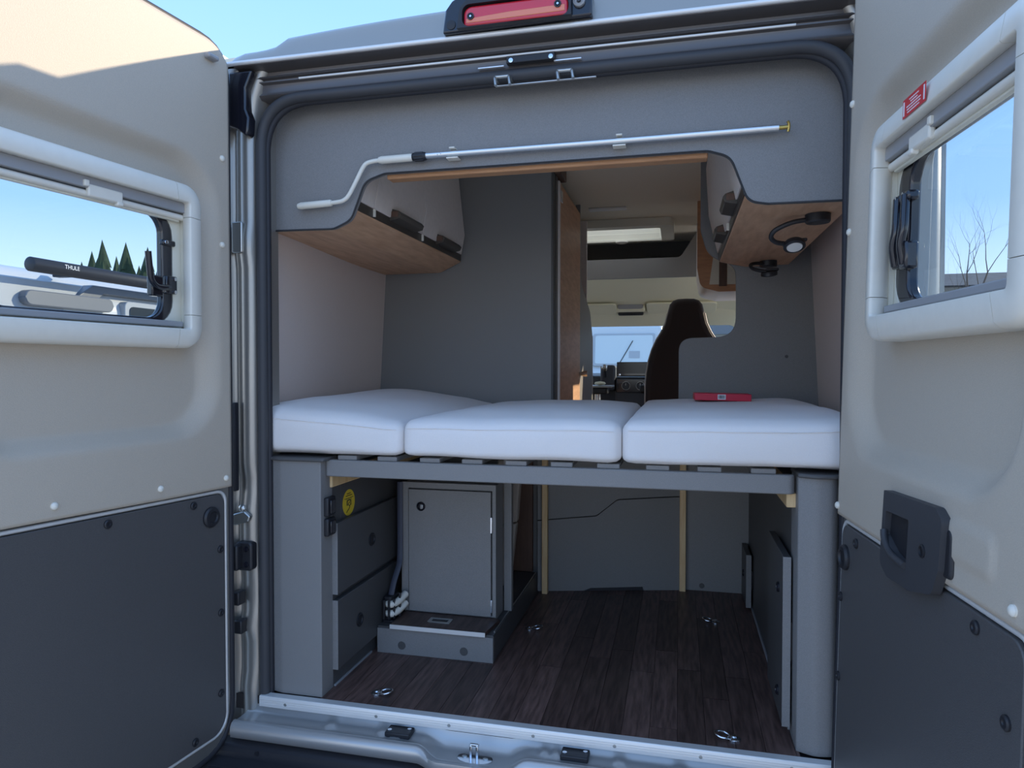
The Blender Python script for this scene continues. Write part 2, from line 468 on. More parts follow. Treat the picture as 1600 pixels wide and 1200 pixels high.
# black corner cap, hinges and door check on the left jamb
obj('corner_cap', b_prism([(-.872, 1.655), (-.842, 1.645), (-.815, 1.625), (-.806, 1.632), (-.802, 1.675), (-.812, 1.70), (-.812, 1.76), (-.79, 1.808), (-.868, 1.808)], 'y', -.036, .0), 'gloss_black', jl, bevel=.006, seg=3)
prism('striker_plate', rrect(-.872, -.838, 1.295, 1.385, .005), 'y', -.022, -.012, 'steel', jl, bevel=.003)
hb = prism('hinge', rrect(-.865, -.812, .37, .455, .012), 'y', -.026, .004, 'black_plastic', jl, bevel=.005)
for dz in (.39, .435): lathe('bolt', [(.008, 0), (.008, .006), (0, .007)], (-.828, -.026, dz), (0, -1, 0), 'gloss_black', hb, seg=6)
box('hinge_pin', -.872, -.842, -.052, -.02, .375, .45, 'black_plastic', jl, bevel=.006)
prism('check_arm', fillet([(-.872, .50), (-.822, .515), (-.815, .53), (-.835, .545), (-.872, .535)], .006), 'y', -.028, -.014, 'steel', jl, bevel=.003)
lathe('bolt', [(.011, 0), (.011, .008), (.005, .012), (0, .013)], (-.845, -.016, .553), (0, -1, 0), 'steel', jl, seg=6)
box('rubber_stop', -.868, -.842, -.034, -.004, .185, .225, 'black_plastic', jl, bevel=.004)
box('rubber_stop', -.872, -.846, -.04, -.004, .27, .31, 'black_plastic', jl, bevel=.004)
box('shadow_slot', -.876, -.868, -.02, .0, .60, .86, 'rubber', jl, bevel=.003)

# rubber seal around the opening
path = fillet([(-.795, .012, -.03), (-.795, .012, 1.738), (.795, .012, 1.738), (.795, .012, -.03)], .14, 12, False)
path = [Vector(p) for p in path]
dense = []
for a, b in zip(path, path[1:]):
    n = max(1, int((b-a).length/.06))
    for k in range(n): dense.append(a.lerp(b, k/n))
dense.append(path[-1])
seal = tube('trim_4', dense, .016, 'rubber_grey', seg=12)
tag(seal, 'grey rubber door seal around the rear opening', 'seal', kind='structure')
tube('lip', [p + Vector((.012 if p.x < -.6 else (-.012 if p.x > .6 else 0), .012, -.012 if p.z > 1.6 else 0)) for p in dense], .010, 'rubber', seal, seg=8)

# aluminium threshold and pressed steel sill with lock striker
th = prism('trim_5', [(.014, .001), (-.010, .001), (-.012, -.002), (-.012, -.030), (-.009, -.030), (-.009, -.003), (.014, -.003)], 'x', -.80, .80, 'matt_alu', bevel=.0006)
tag(th, 'ribbed aluminium threshold strip at the floor edge', 'threshold', kind='structure')
for k in range(3): box('rib', -.80, .80, -.0128, -.012, -.010 - .006*k, -.0085 - .006*k, 'matt_alu', th, bevel=0)
for x in (-.715, -.43, -.215, .02, .235, .45, .665): lathe('screw', [(.0045, 0), (.0045, .0012), (0, .0016)], (x, -.012, -.017), (0, -1, 0), 'steel', th, seg=10)
def sill_pt(a, b):
    x = -.84 + 1.68*a
    pr = [(.0, -.030), (-.006, -.046), (-.02, -.050), (-.045, -.050), (-.062, -.049), (-.070, -.044), (-.078, -.043), (-.087, -.047), (-.093, -.056), (-.095, -.068), (-.093, -.085), (-.07, -.10), (-.03, -.12)]
    i = round(b*12); y, z = pr[i]
    dip = sstep(-.285, -.215, x)*(1-sstep(-.045, .02, x))
    z -= dip*.022*(1 if i in (2, 3, 4, 5, 6, 7) else .35); y -= dip*.020*(1 if i > 4 else 0)
    for c in (-.40, -.36, .055, .085, -.56, .25, .4):   # pressed ribs
        z += .006*(1-sstep(.008, .016, abs(x-c)))*(1 if i in (2, 3) else 0)
    return (x, y, z)
sill = obj('trim_6', b_grid(sill_pt, 168, 12), 'sill_paint', smooth=True, angle=80)
tag(sill, 'painted steel rear sill below the threshold strip', 'sill', kind='structure')
for x in (-.352, .135):
    k = obj('rubber_pad', b_box(x-.036, x+.036, -.052, -.008, -.050, -.036), 'black_plastic', sill, bevel=.003)
    for dx in (-.026, .026): lathe('screw', [(.006, 0), (.006, .002), (0, .003)], (x+dx, -.03 - .008*(dx < 0) + .008*(dx > 0), -.036), (0, 0, 1), 'chrome', k, seg=10)
sk = lathe('striker', [(.042, 0), (.042, .004), (0, .005)], (-.125, -.066, -.070), (0, 0, 1), 'chrome', sill, seg=18)
sk.scale = (1.15, .62, 1)
box('striker_post', -.137, -.131, -.078, -.054, -.067, -.030, 'chrome', sk, bevel=.002)
box('striker_post', -.122, -.116, -.078, -.054, -.067, -.030, 'chrome', sk, bevel=.002)
box('striker_bar', -.137, -.116, -.075, -.062, -.034, -.027, 'chrome', sk, bevel=.002)
for x in (-.15, -.10): lathe('screw', [(.006, 0), (.006, .003), (0, .004)], (x, -.066, -.066), (0, 0, 1), 'steel', sk, seg=10)

# black rear bumper with ribbed step
bump = obj('trim_7', b_prism([(-.06, -.095), (-.105, -.098), (-.11, -.125), (-.16, -.130), (-.30, -.134), (-.32, -.16), (-.31, -.36), (-.04, -.36)], 'x', -.93, .93), 'rubber', bevel=.008)
tag(bump, 'black ribbed plastic step of the rear bumper', 'bumper', kind='structure')
for k in range(9): box('rib', -.86, .86, -.292 + k*.016, -.285 + k*.016, -.134, -.128, 'rubber', bump, bevel=.001)
for x in (-.745, -.32, .2): lathe('bolt', [(.007, 0), (.007, .002), (.003, .0022), (0, .001)], (x, -.108, -.112), (0, -1, 0), 'black_plastic', bump, seg=10)

# high-level brake light on the roof edge
setxf(Matrix.Translation((0, 0, 0)))
bl = thing('brake_light', 'red third brake light in black housing on the roof edge', 'brake light', (-.016, -.04, 1.83))
hous = plate('housing', [(-.212, 1.832), (.178, 1.836), (.178, 1.895)] + [(.172, 1.915), (.155, 1.932), (.13, 1.94), (-.11, 1.94), (-.15, 1.935), (-.185, 1.915), (-.205, 1.89)], [], 'y', -.062, .05, 'gloss_black', bl, bevel=.010, seg=3)
ring = obj('hood', b_plate([(-.168, 1.834), (.128, 1.836), (.128, 1.895), (.118, 1.915), (.10, 1.924), (-.10, 1.922), (-.135, 1.912), (-.160, 1.885)], [rrect(-.154, .122, 1.836, 1.892, .02)], 'y', -.078, -.055), 'black_plastic', bl, bevel=.003)
lens = prism('lens', rrect(-.152, .120, 1.838, 1.890, [.006, .006, .022, .022]), 'y', -.072, -.05, 'lens_red', bl, bevel=.006, seg=3)
prism('lens_band', [(-.145, 1.846), (.112, 1.849), (.112, 1.866), (-.03, 1.864), (-.145, 1.858)], 'y', -.0735, -.068, 'lens_clear', lens, bevel=.002)
for x, z in ((-.132, 1.862), (.094, 1.867)):
    lathe('screw', [(.009, 0), (.009, .004), (.006, .004), (.006, .001), (0, .001)], (x, -.0725, z), (0, -1, 0), 'black_plastic', bl, seg=14)
    lathe('screw_head', [(.0045, 0), (.003, .003), (0, .003)], (x, -.074, z), (0, -1, 0), 'chrome', bl, seg=12)
c_ = lathe('reversing_camera', [(.015, 0), (.015, .008), (.012, .010), (.010, .006), (0, .006)], (.146, -.062, 1.872), (0, -1, 0), 'grey_bar', bl)
lathe('camera_eye', [(.006, 0), (.005, .005), (0, .006)], (.146, -.069, 1.872), (0, -1, 0), 'gloss_black', c_, seg=14)
lathe('sensor', [(.013, 0), (.012, .004), (.006, .005), (0, .005)], (-.188, -.06, 1.852), (0, -1, 0), 'black_plastic', bl)
setxf()
# ------------------------------------------------------------------ rear doors (local u along the door, v up, w towards the inside face)
def door(side):
    L = side == 'L'
    if L:
        a = math.radians(7)
        t = Vector((-math.sin(a), -math.cos(a), 0)); n = Vector((math.cos(a), -math.sin(a), 0)); up = Vector((0, 0, 1)); h = Vector((-.835, -.08, 0))
    else:
        b = math.radians(5); le = math.radians(1.3)
        t = Vector((math.sin(b), -math.cos(b), 0)); n0 = Vector((-math.cos(b), -math.sin(b), 0))
        n = n0*math.cos(le) + Vector((0, 0, math.sin(le))); up = n.cross(t); up = up if up.z > 0 else -up
        h = Vector((.755, -.08, .9)) - up*.9
    M = Matrix((( t.x, up.x, n.x, h.x), (t.y, up.y, n.y, h.y), (t.z, up.z, n.z, h.z), (0, 0, 0, 1)))
    setxf(M)
    D = thing('door_1' if L else 'door_2', 'left rear van door swung open, beige trim above dark grey board' if L else 'right rear van door swung open, beige trim, black handle, red sticker', 'van door', (.02, -.12, -.04), kind='structure')
    # geometry per door
    wu0, wu1 = (.122, .748) if L else (.192, .768)       # white window frame, outer
    wv0, wv1 = 1.012, 1.433
    UM = .80
    vt = 1.846
    def edge(o): return fillet([(-.012+o, -.118+o), (UM-o, -.118+o), (UM-o, vt+.012-o), (-.012+o, vt+.012-o)], [.13, .1, .1, .10])
    hole = rrect(wu0+.03, wu1-.03, wv0+.03, wv1-.03, .05)
    sh = obj('shell', b_plate(edge(0), [hole], 'z', -.085, -.042), 'paint', D, bevel=.008, seg=3)
    obj('inner_frame', b_plate(edge(.003), [fillet([(.02, .70), (UM-.03, .70), (UM-.03, vt-.08), (.02, vt-.08)], .08)], 'z', -.045, -.014), 'paint', D, bevel=.004)
    # rubber edge strip along the hinge side and over the top
    ep = [(p[0], p[1], -.016) for p in edge(.004)]
    tube('edge_seal', ep, .009, 'rubber', D, seg=8, closed=True)
    # upper moulded trim: a recessed field around the window with sloping rims
    ru0, ru1, rv0, rv1 = (.035, .735, .772, 1.53) if L else (.03, .72, .765, 1.53)
    slopeL = .075 if L else .18
    def rsd(u, v, x0, x1, y0, y1, r):
        cx, cy = (x0+x1)/2, (y0+y1)/2; dx = abs(u-cx) - (x1-x0)/2 + r; dy = abs(v-cy) - (y1-y0)/2 + r
        return math.hypot(max(dx, 0), max(dy, 0)) + min(max(dx, dy), 0) - r
    def prof(u, v):
        d = -rsd(u, v, ru0, ru1, rv0, rv1, .15)
        wd = .045 + (.035 if L else .05)*(1-sstep(0, .2, u-ru0)) 
        w = -.034*sstep(0, wd, d)
        w += .004*(1-sstep(0, .03, abs(v-1.60)))*0
        if not L:   # shallow raised plate beside the handle
            d2 = -rsd(u, v, .532, .668, .668, .735, .02); w += .004*sstep(0, .008, d2)
        return w
    def vbot(u): return (.628 + .014*sstep(.02, .75, u)) if L else .628
    def vtop(u):
        e = min(u, UM-.02-u); return vt - (.07*(1-math.sqrt(max(0, 1-(1-min(e, .09)/.09)**2))) if e < .09 else 0)
    def pt(a, b):
        u = .004 + a*(UM-.022); v0, v1 = vbot(u), vtop(u); v = v0 + b*(v1-v0)
        return (u, v, prof(u, v))
    def skip(a, b):
        u = .004 + a*(UM-.022); v0, v1 = vbot(u), vtop(u); v = v0 + b*(v1-v0)
        return wu0+.03 < u < wu1-.03 and wv0+.03 < v < wv1-.03
    tr = obj('trim_panel', b_grid(pt, 110, 150, skip), 'door_trim', D, smooth=True, angle=80, recalc=False)
    solid(tr, .004, off=0)
    # lower dark board with bright rim
    lb = rrect(.028, .735, -.055, .612, [.05, .05, .03, .03])
    if L: lb = [(u, v + .014*sstep(.02, .75, u)*(v > .4)) for u, v in lb]
    prism('lower_board', lb, 'z', -.014, -.002, 'door_board', D, bevel=.002)
    rim = [(.38 + (u-.38)*1.025, .28 + (v-.28)*1.02, -.010) for u, v in lb]
    tube('board_rim', rim, .0052, 'matt_alu', D, seg=8, closed=True)
    # fixings
    white = [(.522, .668), (.248, .660), (.026, .654), (.030, 1.539), (.033, 1.301), (.70, .672)] if L else [(.006, .647), (.30, .652), (.517, .648), (.715, .650), (.014, 1.553), (.021, 1.266)]
    for u, v in white: lathe('trim_clip', [(.0085, 0), (.008, .004), (.005, .007), (0, .008)], (u, v, prof(u, v)+.001), (0, 0, 1), 'white_plastic', D, seg=14)
    black = [(.393, .608-.006), (.14, .597), (.046, .459), (.046, .282), (.048, .057), (.142, -.034), (.66, .597)] if L else [(.123, .588), (.036, .447), (.038, .267), (.617, .592), (.702, .498), (.705, .25), (.4, -.03)]
    for u, v in black: lathe('screw_cap', [(.0105, 0), (.0105, .004), (.008, .006), (.004, .006), (.003, .004), (0, .004)], (u, v, -.003), (0, 0, 1), 'black_plastic', D, seg=14)
    pu, pv = (.080, .555) if L else (.058, .541)
    lathe('round_plug', [(.028, 0), (.028, .006), (.024, .011), (.016, .012), (.014, .008), (.008, .007), (0, .009)], (pu, pv, -.003), (0, 0, 1), 'black_plastic', D, seg=28)
    # top rubber stop on the left door
    if L: prism('bump_stop', rrect(.055, .092, 1.79, 1.803, .005), 'z', -.004, .02, 'grey_bar', D, bevel=.004)
    # ---- window unit
    iu0, iu1, iv0, iv1 = wu0+.048, wu1-.048, wv0+.055, wv1-.052
    wf = obj('window_frame', b_plate(rrect(wu0+.012, wu1-.012, wv0+.012, wv1-.012, .045), [rrect(iu0-.030, iu1+.004, iv0-.004, iv1+.004, .012)], 'z', -.034, -.012), 'white_plastic', D)
    # frame rails and corner mouldings: profile swept round the frame in eight pieces
    cp = [(0, -.034), (.0, .010), (.003, .018), (.009, .024), (.046, .030), (.0485, .028), (.0495, .024), (.0485, .004)]
    R_ = .055
    def section(P, T):
        bm = bmesh.new(); rows = []
        for p, nn in zip(P, T): rows.append([bm.verts.new((p[0] + nn[0]*d, p[1] + nn[1]*d, w)) for d, w in cp])
        for a, b in zip(rows, rows[1:]):
            for k in range(len(cp)-1): bm.faces.new((a[k], a[k+1], b[k+1], b[k]))
        bm.faces.new(rows[0]); bm.faces.new(rows[-1][::-1])
        for a, b in zip(rows, rows[1:]): bm.faces.new((a[-1], a[0], b[0], b[-1]))
        return bm
    gp = .0012; cl = .085
    for nm, P, T in (('rail', [(wu0+cl+gp, wv0), (wu1-cl-gp, wv0)], [(0, 1)]*2), ('rail', [(wu0+cl+gp, wv1), (wu1-cl-gp, wv1)], [(0, -1)]*2),
                     ('rail', [(wu0, wv0+cl+gp), (wu0, wv1-cl-gp)], [(1, 0)]*2), ('rail', [(wu1, wv0+cl+gp), (wu1, wv1-cl-gp)], [(-1, 0)]*2)):
        obj(nm, section(P, T), 'white_plastic', wf, smooth=True, angle=50)
    for cx, cy, sx, sy in ((wu0, wv0, 1, 1), (wu1, wv0, -1, 1), (wu1, wv1, -1, -1), (wu0, wv1, 1, -1)):
        P = [(cx + sx*cl, cy)]; T = [(0, sy)]
        for k in range(9):
            an = math.radians(90*k/8); P.append((cx + sx*R_*(1-math.sin(an)), cy + sy*R_*(1-math.cos(an)))); T.append((sx*math.sin(an), sy*math.cos(an)))
        P.append((cx, cy + sy*cl)); T.append((sx, 0))
        obj('corner', section(P, T), 'white_plastic', wf, smooth=True, angle=50)
    # cassette behind the frame: side guides, reveal, black pane frame, glass
    gu0, gu1, gv0, gv1 = iu0+(.012 if L else -.008), iu1-.02, iv0+.006, iv1-.022
    rw = .034 if L else .056
    obj('reveal', b_plate(rrect(iu0-.034, iu1+.02, iv0-.02, iv1+.02, .02), [rrect(gu0, gu1, gv0, gv1, .06)], 'z', -.028, -.020), 'cream_plastic', wf, bevel=.002)
    for uu in (iu0-.026, iu0-.016, iu1-.004): box('blind_guide', uu-.002, uu+.002, iv0, iv1-.03, -.02, -.010, 'cream_plastic', wf, bevel=.0008)
    obj('pane_frame', b_plate(rrect(gu0, gu1, gv0, gv1, .06), [rrect(gu0+rw, gu1-.032, gv0+.014, gv1-.012, .045)], 'z', -.040, -.019), 'gloss_black', wf, bevel=.005)
    obj('pane', b_prism(rrect(gu0+.01, gu1-.01, gv0+.004, gv1-.004, .05), 'z', -.038, -.035), 'glass', wf)
    # roller blinds and their pulls
    box('blind_case', iu0-.02, iu1, iv1-.022, iv1+.004, -.024, .010, 'grey_bar', wf, bevel=.002)
    tube('blind_bar', [(iu0-.02, iv1-.032, -.004), (iu1-.002, iv1-.032, -.004)], .008, 'white_plastic', wf, seg=12)
    box('blind_lip', iu0+.002, iu1-.002, iv1-.044, iv1-.036, -.016, -.006, 'cream_plastic', wf, bevel=.002)
    box('blind_bar', iu0+.002, iu1-.002, iv0-.001, iv0+.014, -.016, .004, 'grey_bar', wf, bevel=.003)
    hu = (.352, .44) if L else (.352, .435)
    box('blind_pull', hu[0], hu[1], iv1-.040, iv1-.012, .000, .012, 'white_plastic', wf, bevel=.004)
    box('blind_pull', hu[0], hu[0]+.016 if L else hu[0]+.02, iv1-.046, iv1-.036, .0, .014, 'white_plastic', wf, bevel=.003)
    e0 = hu[1]
    box('blind_catch', e0, e0+.012, iv1-.020, iv1-.006, .004, .016, 'white_plastic', wf, bevel=.002)
    # latch lever and stay arms
    lu = gu0 + (.014 if L else .026)
    box('latch_base', lu-.018, lu+.018, 1.150, 1.196, -.028, -.008, 'gloss_black', wf, bevel=.004)
    if L:
        tube('latch_lever', smoothpath([(lu+.01, 1.165, -.006), (lu+.05, 1.163, .000), (lu+.075, 1.176, .006), (lu+.084, 1.205, .010), (lu+.090, 1.244, .012)], 5), .0078, 'gloss_black', wf, seg=10)
        box('latch_plate', lu+.028, lu+.062, 1.140, 1.192, -.026, -.006, 'gloss_black', wf, bevel=.004)
        box('latch_keeper', lu-.018, lu+.022, 1.272, 1.287, -.028, -.012, 'gloss_black', wf, bevel=.004)
        pts = [(lu+.028, 1.155), (lu-.008, 1.155), (lu-.008, 1.188), (lu+.018, 1.279)]
    else:
        for du in (-.002, .034):
            tube('stay_arm', smoothpath([(lu+du, 1.155, -.010), (lu+du+.002, 1.19, -.004), (lu+du+.008, 1.225, -.006), (lu+du, 1.282, -.010)], 5), .0078, 'gloss_black', wf, seg=10)
            box('latch_keeper', lu+du-.014, lu+du+.014, 1.272, 1.290, -.03, -.008, 'gloss_black', wf, bevel=.005)
        box('latch_plate', lu+.02, lu+.052, 1.145, 1.196, -.03, -.006, 'gloss_black', wf, bevel=.005)
        pts = [(lu-.004, 1.160), (lu+.034, 1.16), (lu-.004, 1.19), (lu+.034, 1.19), (lu, 1.283), (lu+.034, 1.283)]
    for u, v in pts: lathe('screw', [(.0045, 0), (.0045, .003), (0, .004)], (u, v, -.007), (0, 0, 1), 'chrome', wf, seg=10)
    if not L:
        setxf(M @ Matrix.Translation((-.036, -.007, 0)))
        # interior handle plate
        hp = fillet([(.350, .742), (.555, .750), (.580, .735), (.574, .655), (.553, .612), (.470, .592), (.375, .588), (.340, .605)], [.004, .02, .015, .02, .02, .04, .03, .02])
        hh = obj('handle_plate', b_plate(hp, [fillet([(.362, .706), (.462, .710), (.456, .630), (.40, .640), (.356, .662)], .006)], 'z', .002, .017), 'rubber_grey', D, bevel=.005, seg=3)
        prism('recess', [(.35, .716), (.47, .718), (.465, .622), (.35, .640)], 'z', -.004, .006, 'black_plastic', hh, bevel=.002)
        tube('grip_lip', smoothpath([(.354, .668, .016), (.368, .652, .019), (.40, .636, .020), (.456, .630, .018)], 5), .0065, 'rubber_grey', hh, seg=8)
        lathe('lock_button', [(.011, 0), (.011, .002), (.008, .003), (.007, -.002), (0, -.002)], (.518, .672, .017), (0, 0, 1), 'black_plastic', hh, seg=16)
        prism('back_box', rrect(.52, .592, .645, .722, .012), 'z', -.004, .008, 'black_plastic', hh, bevel=.005)
        setxf(M)
        # red warning sticker with white border marks and rows of small print
        st = prism('warning_sticker', [(.378, wv1-.042), (.468, wv1-.042), (.468, wv1-.010), (.378, wv1-.010)], 'z', .0315, .0322, 'sticker_red', wf, bevel=0)
        tag(st, 'red warning sticker with white print')
        bm = bmesh.new()
        for k, (ua, ub) in enumerate(((.405, .442), (.410, .437), (.394, .450), (.396, .449), (.398, .445))):
            vv = wv1 - .0165 - .005*k; x0 = ua
            while x0 < ub:
                wl = random.uniform(.003, .008); b_box(x0, min(ub, x0+wl), vv-.001, vv+.001, .0321, .0325, bm); x0 += wl + .0014
        for ua in (.381, .4605): b_box(ua, ua+.0045, wv1-.038, wv1-.014, .0321, .0325, bm)
        o = obj('print', bm, 'white_paper', wf); tag(o, kind='stuff')
    setxf()
    return D
door('L'); door('R')
# ------------------------------------------------------------------ overhead: valance panel, crank pole, lockers, lamps
cont = [(-.856, 1.376), (-.600, 1.372), (-.545, 1.395), (-.500, 1.505), (-.440, 1.5235), (.462, 1.5235), (.518, 1.505), (.562, 1.388), (.61, 1.3795), (.856, 1.378)]
cont = fillet(cont, [0, .06, .05, .05, .06, .06, .05, .06, .06, 0], 8, False)
val = thing('rear_valance', 'wide grey panel with curved cut-out across the top of the rear opening', 'panel', (0, .09, 1.37))
prism('board', cont + [(.80, 1.78), (.72, 1.815), (-.72, 1.815), (-.80, 1.78)], 'y', .082, .098, 'panel_grey', val, bevel=.001)
tube('edge_band', [(x, .081, z) for x, z in cont], .0028, 'edge_dark', val, seg=6)
box('lower_rail', -.44, .463, .099, .142, 1.512, 1.532, 'oak_edge', val, bevel=.004)
for x in (-.225, .236):
    cl = prism('pole_clip', rrect(x-.017, x+.017, 1.545, 1.549, .001), 'y', .052, .081, 'white_plastic', val, bevel=.001)
    box('clip_jaw', x-.008, x+.008, .05, .081, 1.572, 1.576, 'white_plastic', cl, bevel=.001)

cp_ = thing('awning_crank_pole', 'long silver awning crank pole with white handle clipped to grey panel', 'crank pole', (-.05, .062, 1.43))
tube('pole', [(-.305, .062, 1.560), (.2, .062, 1.5605), (.632, .062, 1.563)], .0085, 'aluminium', cp_, seg=16)
tube('crank_arm', smoothpath([(-.44, .062, 1.557), (-.475, .062, 1.554), (-.495, .062, 1.543), (-.52, .062, 1.500), (-.543, .062, 1.462), (-.562, .062, 1.448), (-.59, .062, 1.444), (-.62, .062, 1.443)], 6), .0062, 'white_plastic', cp_, seg=12)
tube('grip', [(-.345, .062, 1.558), (-.35, .062, 1.558), (-.44, .062, 1.557), (-.448, .062, 1.557)], [.0095, .0108, .0108, .0085], 'white_plastic', cp_, seg=16)
tube('end_grip', [(-.597, .062, 1.4435), (-.602, .062, 1.4435), (-.695, .062, 1.440), (-.706, .062, 1.4395)], [.0085, .0100, .0104, .0075], 'white_plastic', cp_, seg=16)
col = tube('joint_collar', [(-.345, .062, 1.5585), (-.342, .062, 1.5585), (-.308, .062, 1.5588), (-.304, .062, 1.5588)], [.010, .0118, .0118, .010], 'black_plastic', cp_, seg=16)
for k in range(10):
    an = 2*math.pi*k/10
    box('rib', -.338, -.312, .062 + .0118*math.cos(an)-.0012, .062 + .0118*math.cos(an)+.0012, 1.5587 + .0118*math.sin(an)-.0012, 1.5587 + .0118*math.sin(an)+.0012, 'black_plastic', col, bevel=0)
for x in (-.268, -.262, -.258): lathe('rivet', [(.0016, 0), (.001, .001), (0, .001)], (x, .0538, 1.5605 + random.uniform(-.003, .003)), (0, -1, 0), 'steel', cp_, seg=8)
tube('hook_shank', [(.632, .062, 1.563), (.654, .062, 1.5635)], .0052, 'brass', cp_, seg=12)
tube('hook', smoothpath([(.654, .062, 1.552), (.656, .060, 1.562), (.655, .058, 1.572), (.652, .056, 1.576)], 4), .0036, 'brass', cp_, seg=8)

def locker(s, name, label, group, y0, y1, seams, handles, prof_body, xb, zb, flap_prof):
    T = thing(name, label, 'overhead locker', (s*.74, (y0+y1)/2, 1.375), group)
    prism('body', [(s*x, z) for x, z in prof_body], 'y', y0, y1, 'oak', T, bevel=.002, angle=60)
    box('dark_rail', s*(xb+.004), s*(xb+.02), y0, y1, zb, zb+.030, 'bronze', T, bevel=.001)
    ys = [y0] + seams + [y1]
    for a, b in zip(ys, ys[1:]):
        fl = prism('flap', [(s*x, z) for x, z in flap_prof], 'y', a+.0016, b-.0016, 'flap', T, bevel=.001, angle=60)
    for a, b in zip(seams, seams): box('seam_strip', s*(xb-.004), s*(xb+.012), a-.002, a+.002, zb+.004, zb+.028, 'white_plastic', T, bevel=0)
    for a, b in handles:
        hd = prism('handle', fillet([(s*(xb+.006), zb+.018), (s*(xb-.030), zb+.026), (s*(xb-.036), zb+.040), (s*(xb-.028), zb+.050), (s*(xb+.004), zb+.060)], .003, 3), 'y', a, b, 'bronze', T, bevel=.006)
        box('end_cap', s*(xb-.026), s*(xb-.002), a-.002, a+.001, zb+.030, zb+.050, 'oak_dark', hd, bevel=.002)
    return T
pb_ = fillet([(.945, 1.372), (.625, 1.372), (.540, 1.432), (.560, 1.445), (.60, 1.86), (.90, 1.86)], [0, .03, .006, 0, 0, 0])
pbL = fillet([(.935, 1.395), (.935, 1.384), (.640, 1.384), (.540, 1.430), (.560, 1.445), (.60, 1.855), (.90, 1.855)], [0, 0, .04, .006, 0, 0, 0])
flp = [(.540, 1.462), (.525, 1.545), (.552, 1.795), (.570, 1.795), (.545, 1.545), (.556, 1.462)]
locker(-1, 'overhead_locker', 'overhead locker on the left wall with two dark handles and wooden underside', 'overhead lockers', .10, 1.135, [.232, .655], [(.36, .575), (.805, 1.02)], pbL, .540, 1.432, flp)
flr = [(.548, 1.445), (.512, 1.60), (.500, 1.80), (.518, 1.80), (.530, 1.60), (.566, 1.445)]
pbR = fillet([(.835, 1.402), (.830, 1.388), (.660, 1.384), (.553, 1.408), (.575, 1.432), (.60, 1.855), (.83, 1.855)], [0, 0, .05, .006, 0, 0, 0])
locker(1, 'overhead_locker', 'overhead locker on the right wall carrying the flexible reading lamps', 'overhead lockers', .10, 1.255, [.62], [(.30, .47), (.78, .95)], pbR, .548, 1.414, flr)

def lamp(name, label, bx, by, z, path, head, disc_dir):
    T = thing(name, label, 'reading lamp', (bx, by, z), 'flexible reading lamps')
    lathe('base', [(.0, 0), (.033, 0), (.033, .020), (.030, .024), (0, .025)], (bx, by, z), (0, 0, -1), 'black_plastic', T, seg=24)
    tube('gooseneck', smoothpath(path, 7), .0068, 'black_plastic', T, seg=10)
    hd = lathe('head', [(.0, -.006), (.026, -.006), (.030, 0), (.030, .010), (.024, .013), (.023, .010), (0, .010)], head, disc_dir, 'black_plastic', T, seg=24)
    lathe('diffuser', [(.0225, .008), (.021, .0125), (0, .0135)], head, disc_dir, 'led', hd, seg=24)
    box('switch_tab', head[0]-.012, head[0]+.034, head[1]-.012, head[1]+.012, head[2]+.006, head[2]+.015, 'black_plastic', hd, bevel=.003)
lamp('reading_lamp', 'black flexible reading lamp with white disc under right locker, nearer one', .763, .27, 1.3855,
     [(.735, .27, 1.372), (.695, .272, 1.366), (.655, .285, 1.350), (.645, .30, 1.333), (.66, .315, 1.321), (.688, .33, 1.318), (.70, .335, 1.318)], (.712, .335, 1.317), (.05, -.5, -1))
lamp('reading_lamp', 'black flexible reading lamp under right locker, farther one by grey partition', .735, 1.12, 1.3855,
     [(.715, 1.10, 1.372), (.685, 1.08, 1.372), (.662, 1.05, 1.362), (.668, 1.03, 1.345), (.695, 1.01, 1.333), (.715, 1.0, 1.328)], (.724, 1.0, 1.324), (.1, .25, -1))

# ------------------------------------------------------------------ washroom unit on the left, partition on the right
wr = thing('washroom_unit', 'tall grey washroom cabin behind the bed on the left', 'washroom', (-.5, 1.6, 0))
prism('rear_panel', [(-.945, .55), (-.132, .55), (-.132, 1.82), (-.16, 1.852), (-.90, 1.852)], 'y', 1.145, 1.165, 'panel_grey', wr, bevel=.002)
box('corner_strip', -.142, -.130, 1.143, 1.170, .55, 1.82, 'panel_dark', wr, bevel=.004)
box('lining', -.94, -.135, 1.165, 1.18, 0, 1.85, 'panel_grey', wr, bevel=0)
box('top_board', -.94, -.105, 1.17, 1.33, 1.80, 1.855, 'oak_dark', wr, bevel=.003)
box('door_post', -.15, -.128, 1.18, 1.235, 0, 1.80, 'panel_dark', wr, bevel=.003)
dl = prism('door', rrect(1.24, 1.925, .02, 1.79, .02), 'x', -.150, -.124, 'oak', wr, bevel=.004)
box('door_edge', -.148, -.120, 1.238, 1.262, .02, 1.788, 'flap', dl, bevel=.004)
box('hinge', -.122, -.115, 1.262, 1.30, 1.70, 1.75, 'chrome', dl, bevel=.002)
kn = lathe('door_knob', [(.010, 0), (.010, .012), (.016, .03), (.017, .045), (0, .048)], (-.124, 1.89, .932), (1, 0, 0), 'steel', dl, seg=18)
prism('end_panel', fillet([(1.93, 0), (2.50, 0), (2.50, 1.16), (2.38, 1.30), (1.965, 1.43), (1.95, 1.84), (1.93, 1.84)], [0, 0, .12, .10, .10, 0, 0]), 'x', -.150, -.126, 'panel_grey', wr, bevel=.002)
prism('end_edge', fillet([(2.494, .0), (2.502, .0), (2.502, 1.16), (2.494, 1.16)], 0), 'x', -.152, -.124, 'flap', wr, bevel=.001)
box('front_wall', -.94, -.15, 2.40, 2.42, 0, 1.85, 'flap', wr, bevel=.002)  # unseen wall, made pale to bounce cab light onto the ceiling

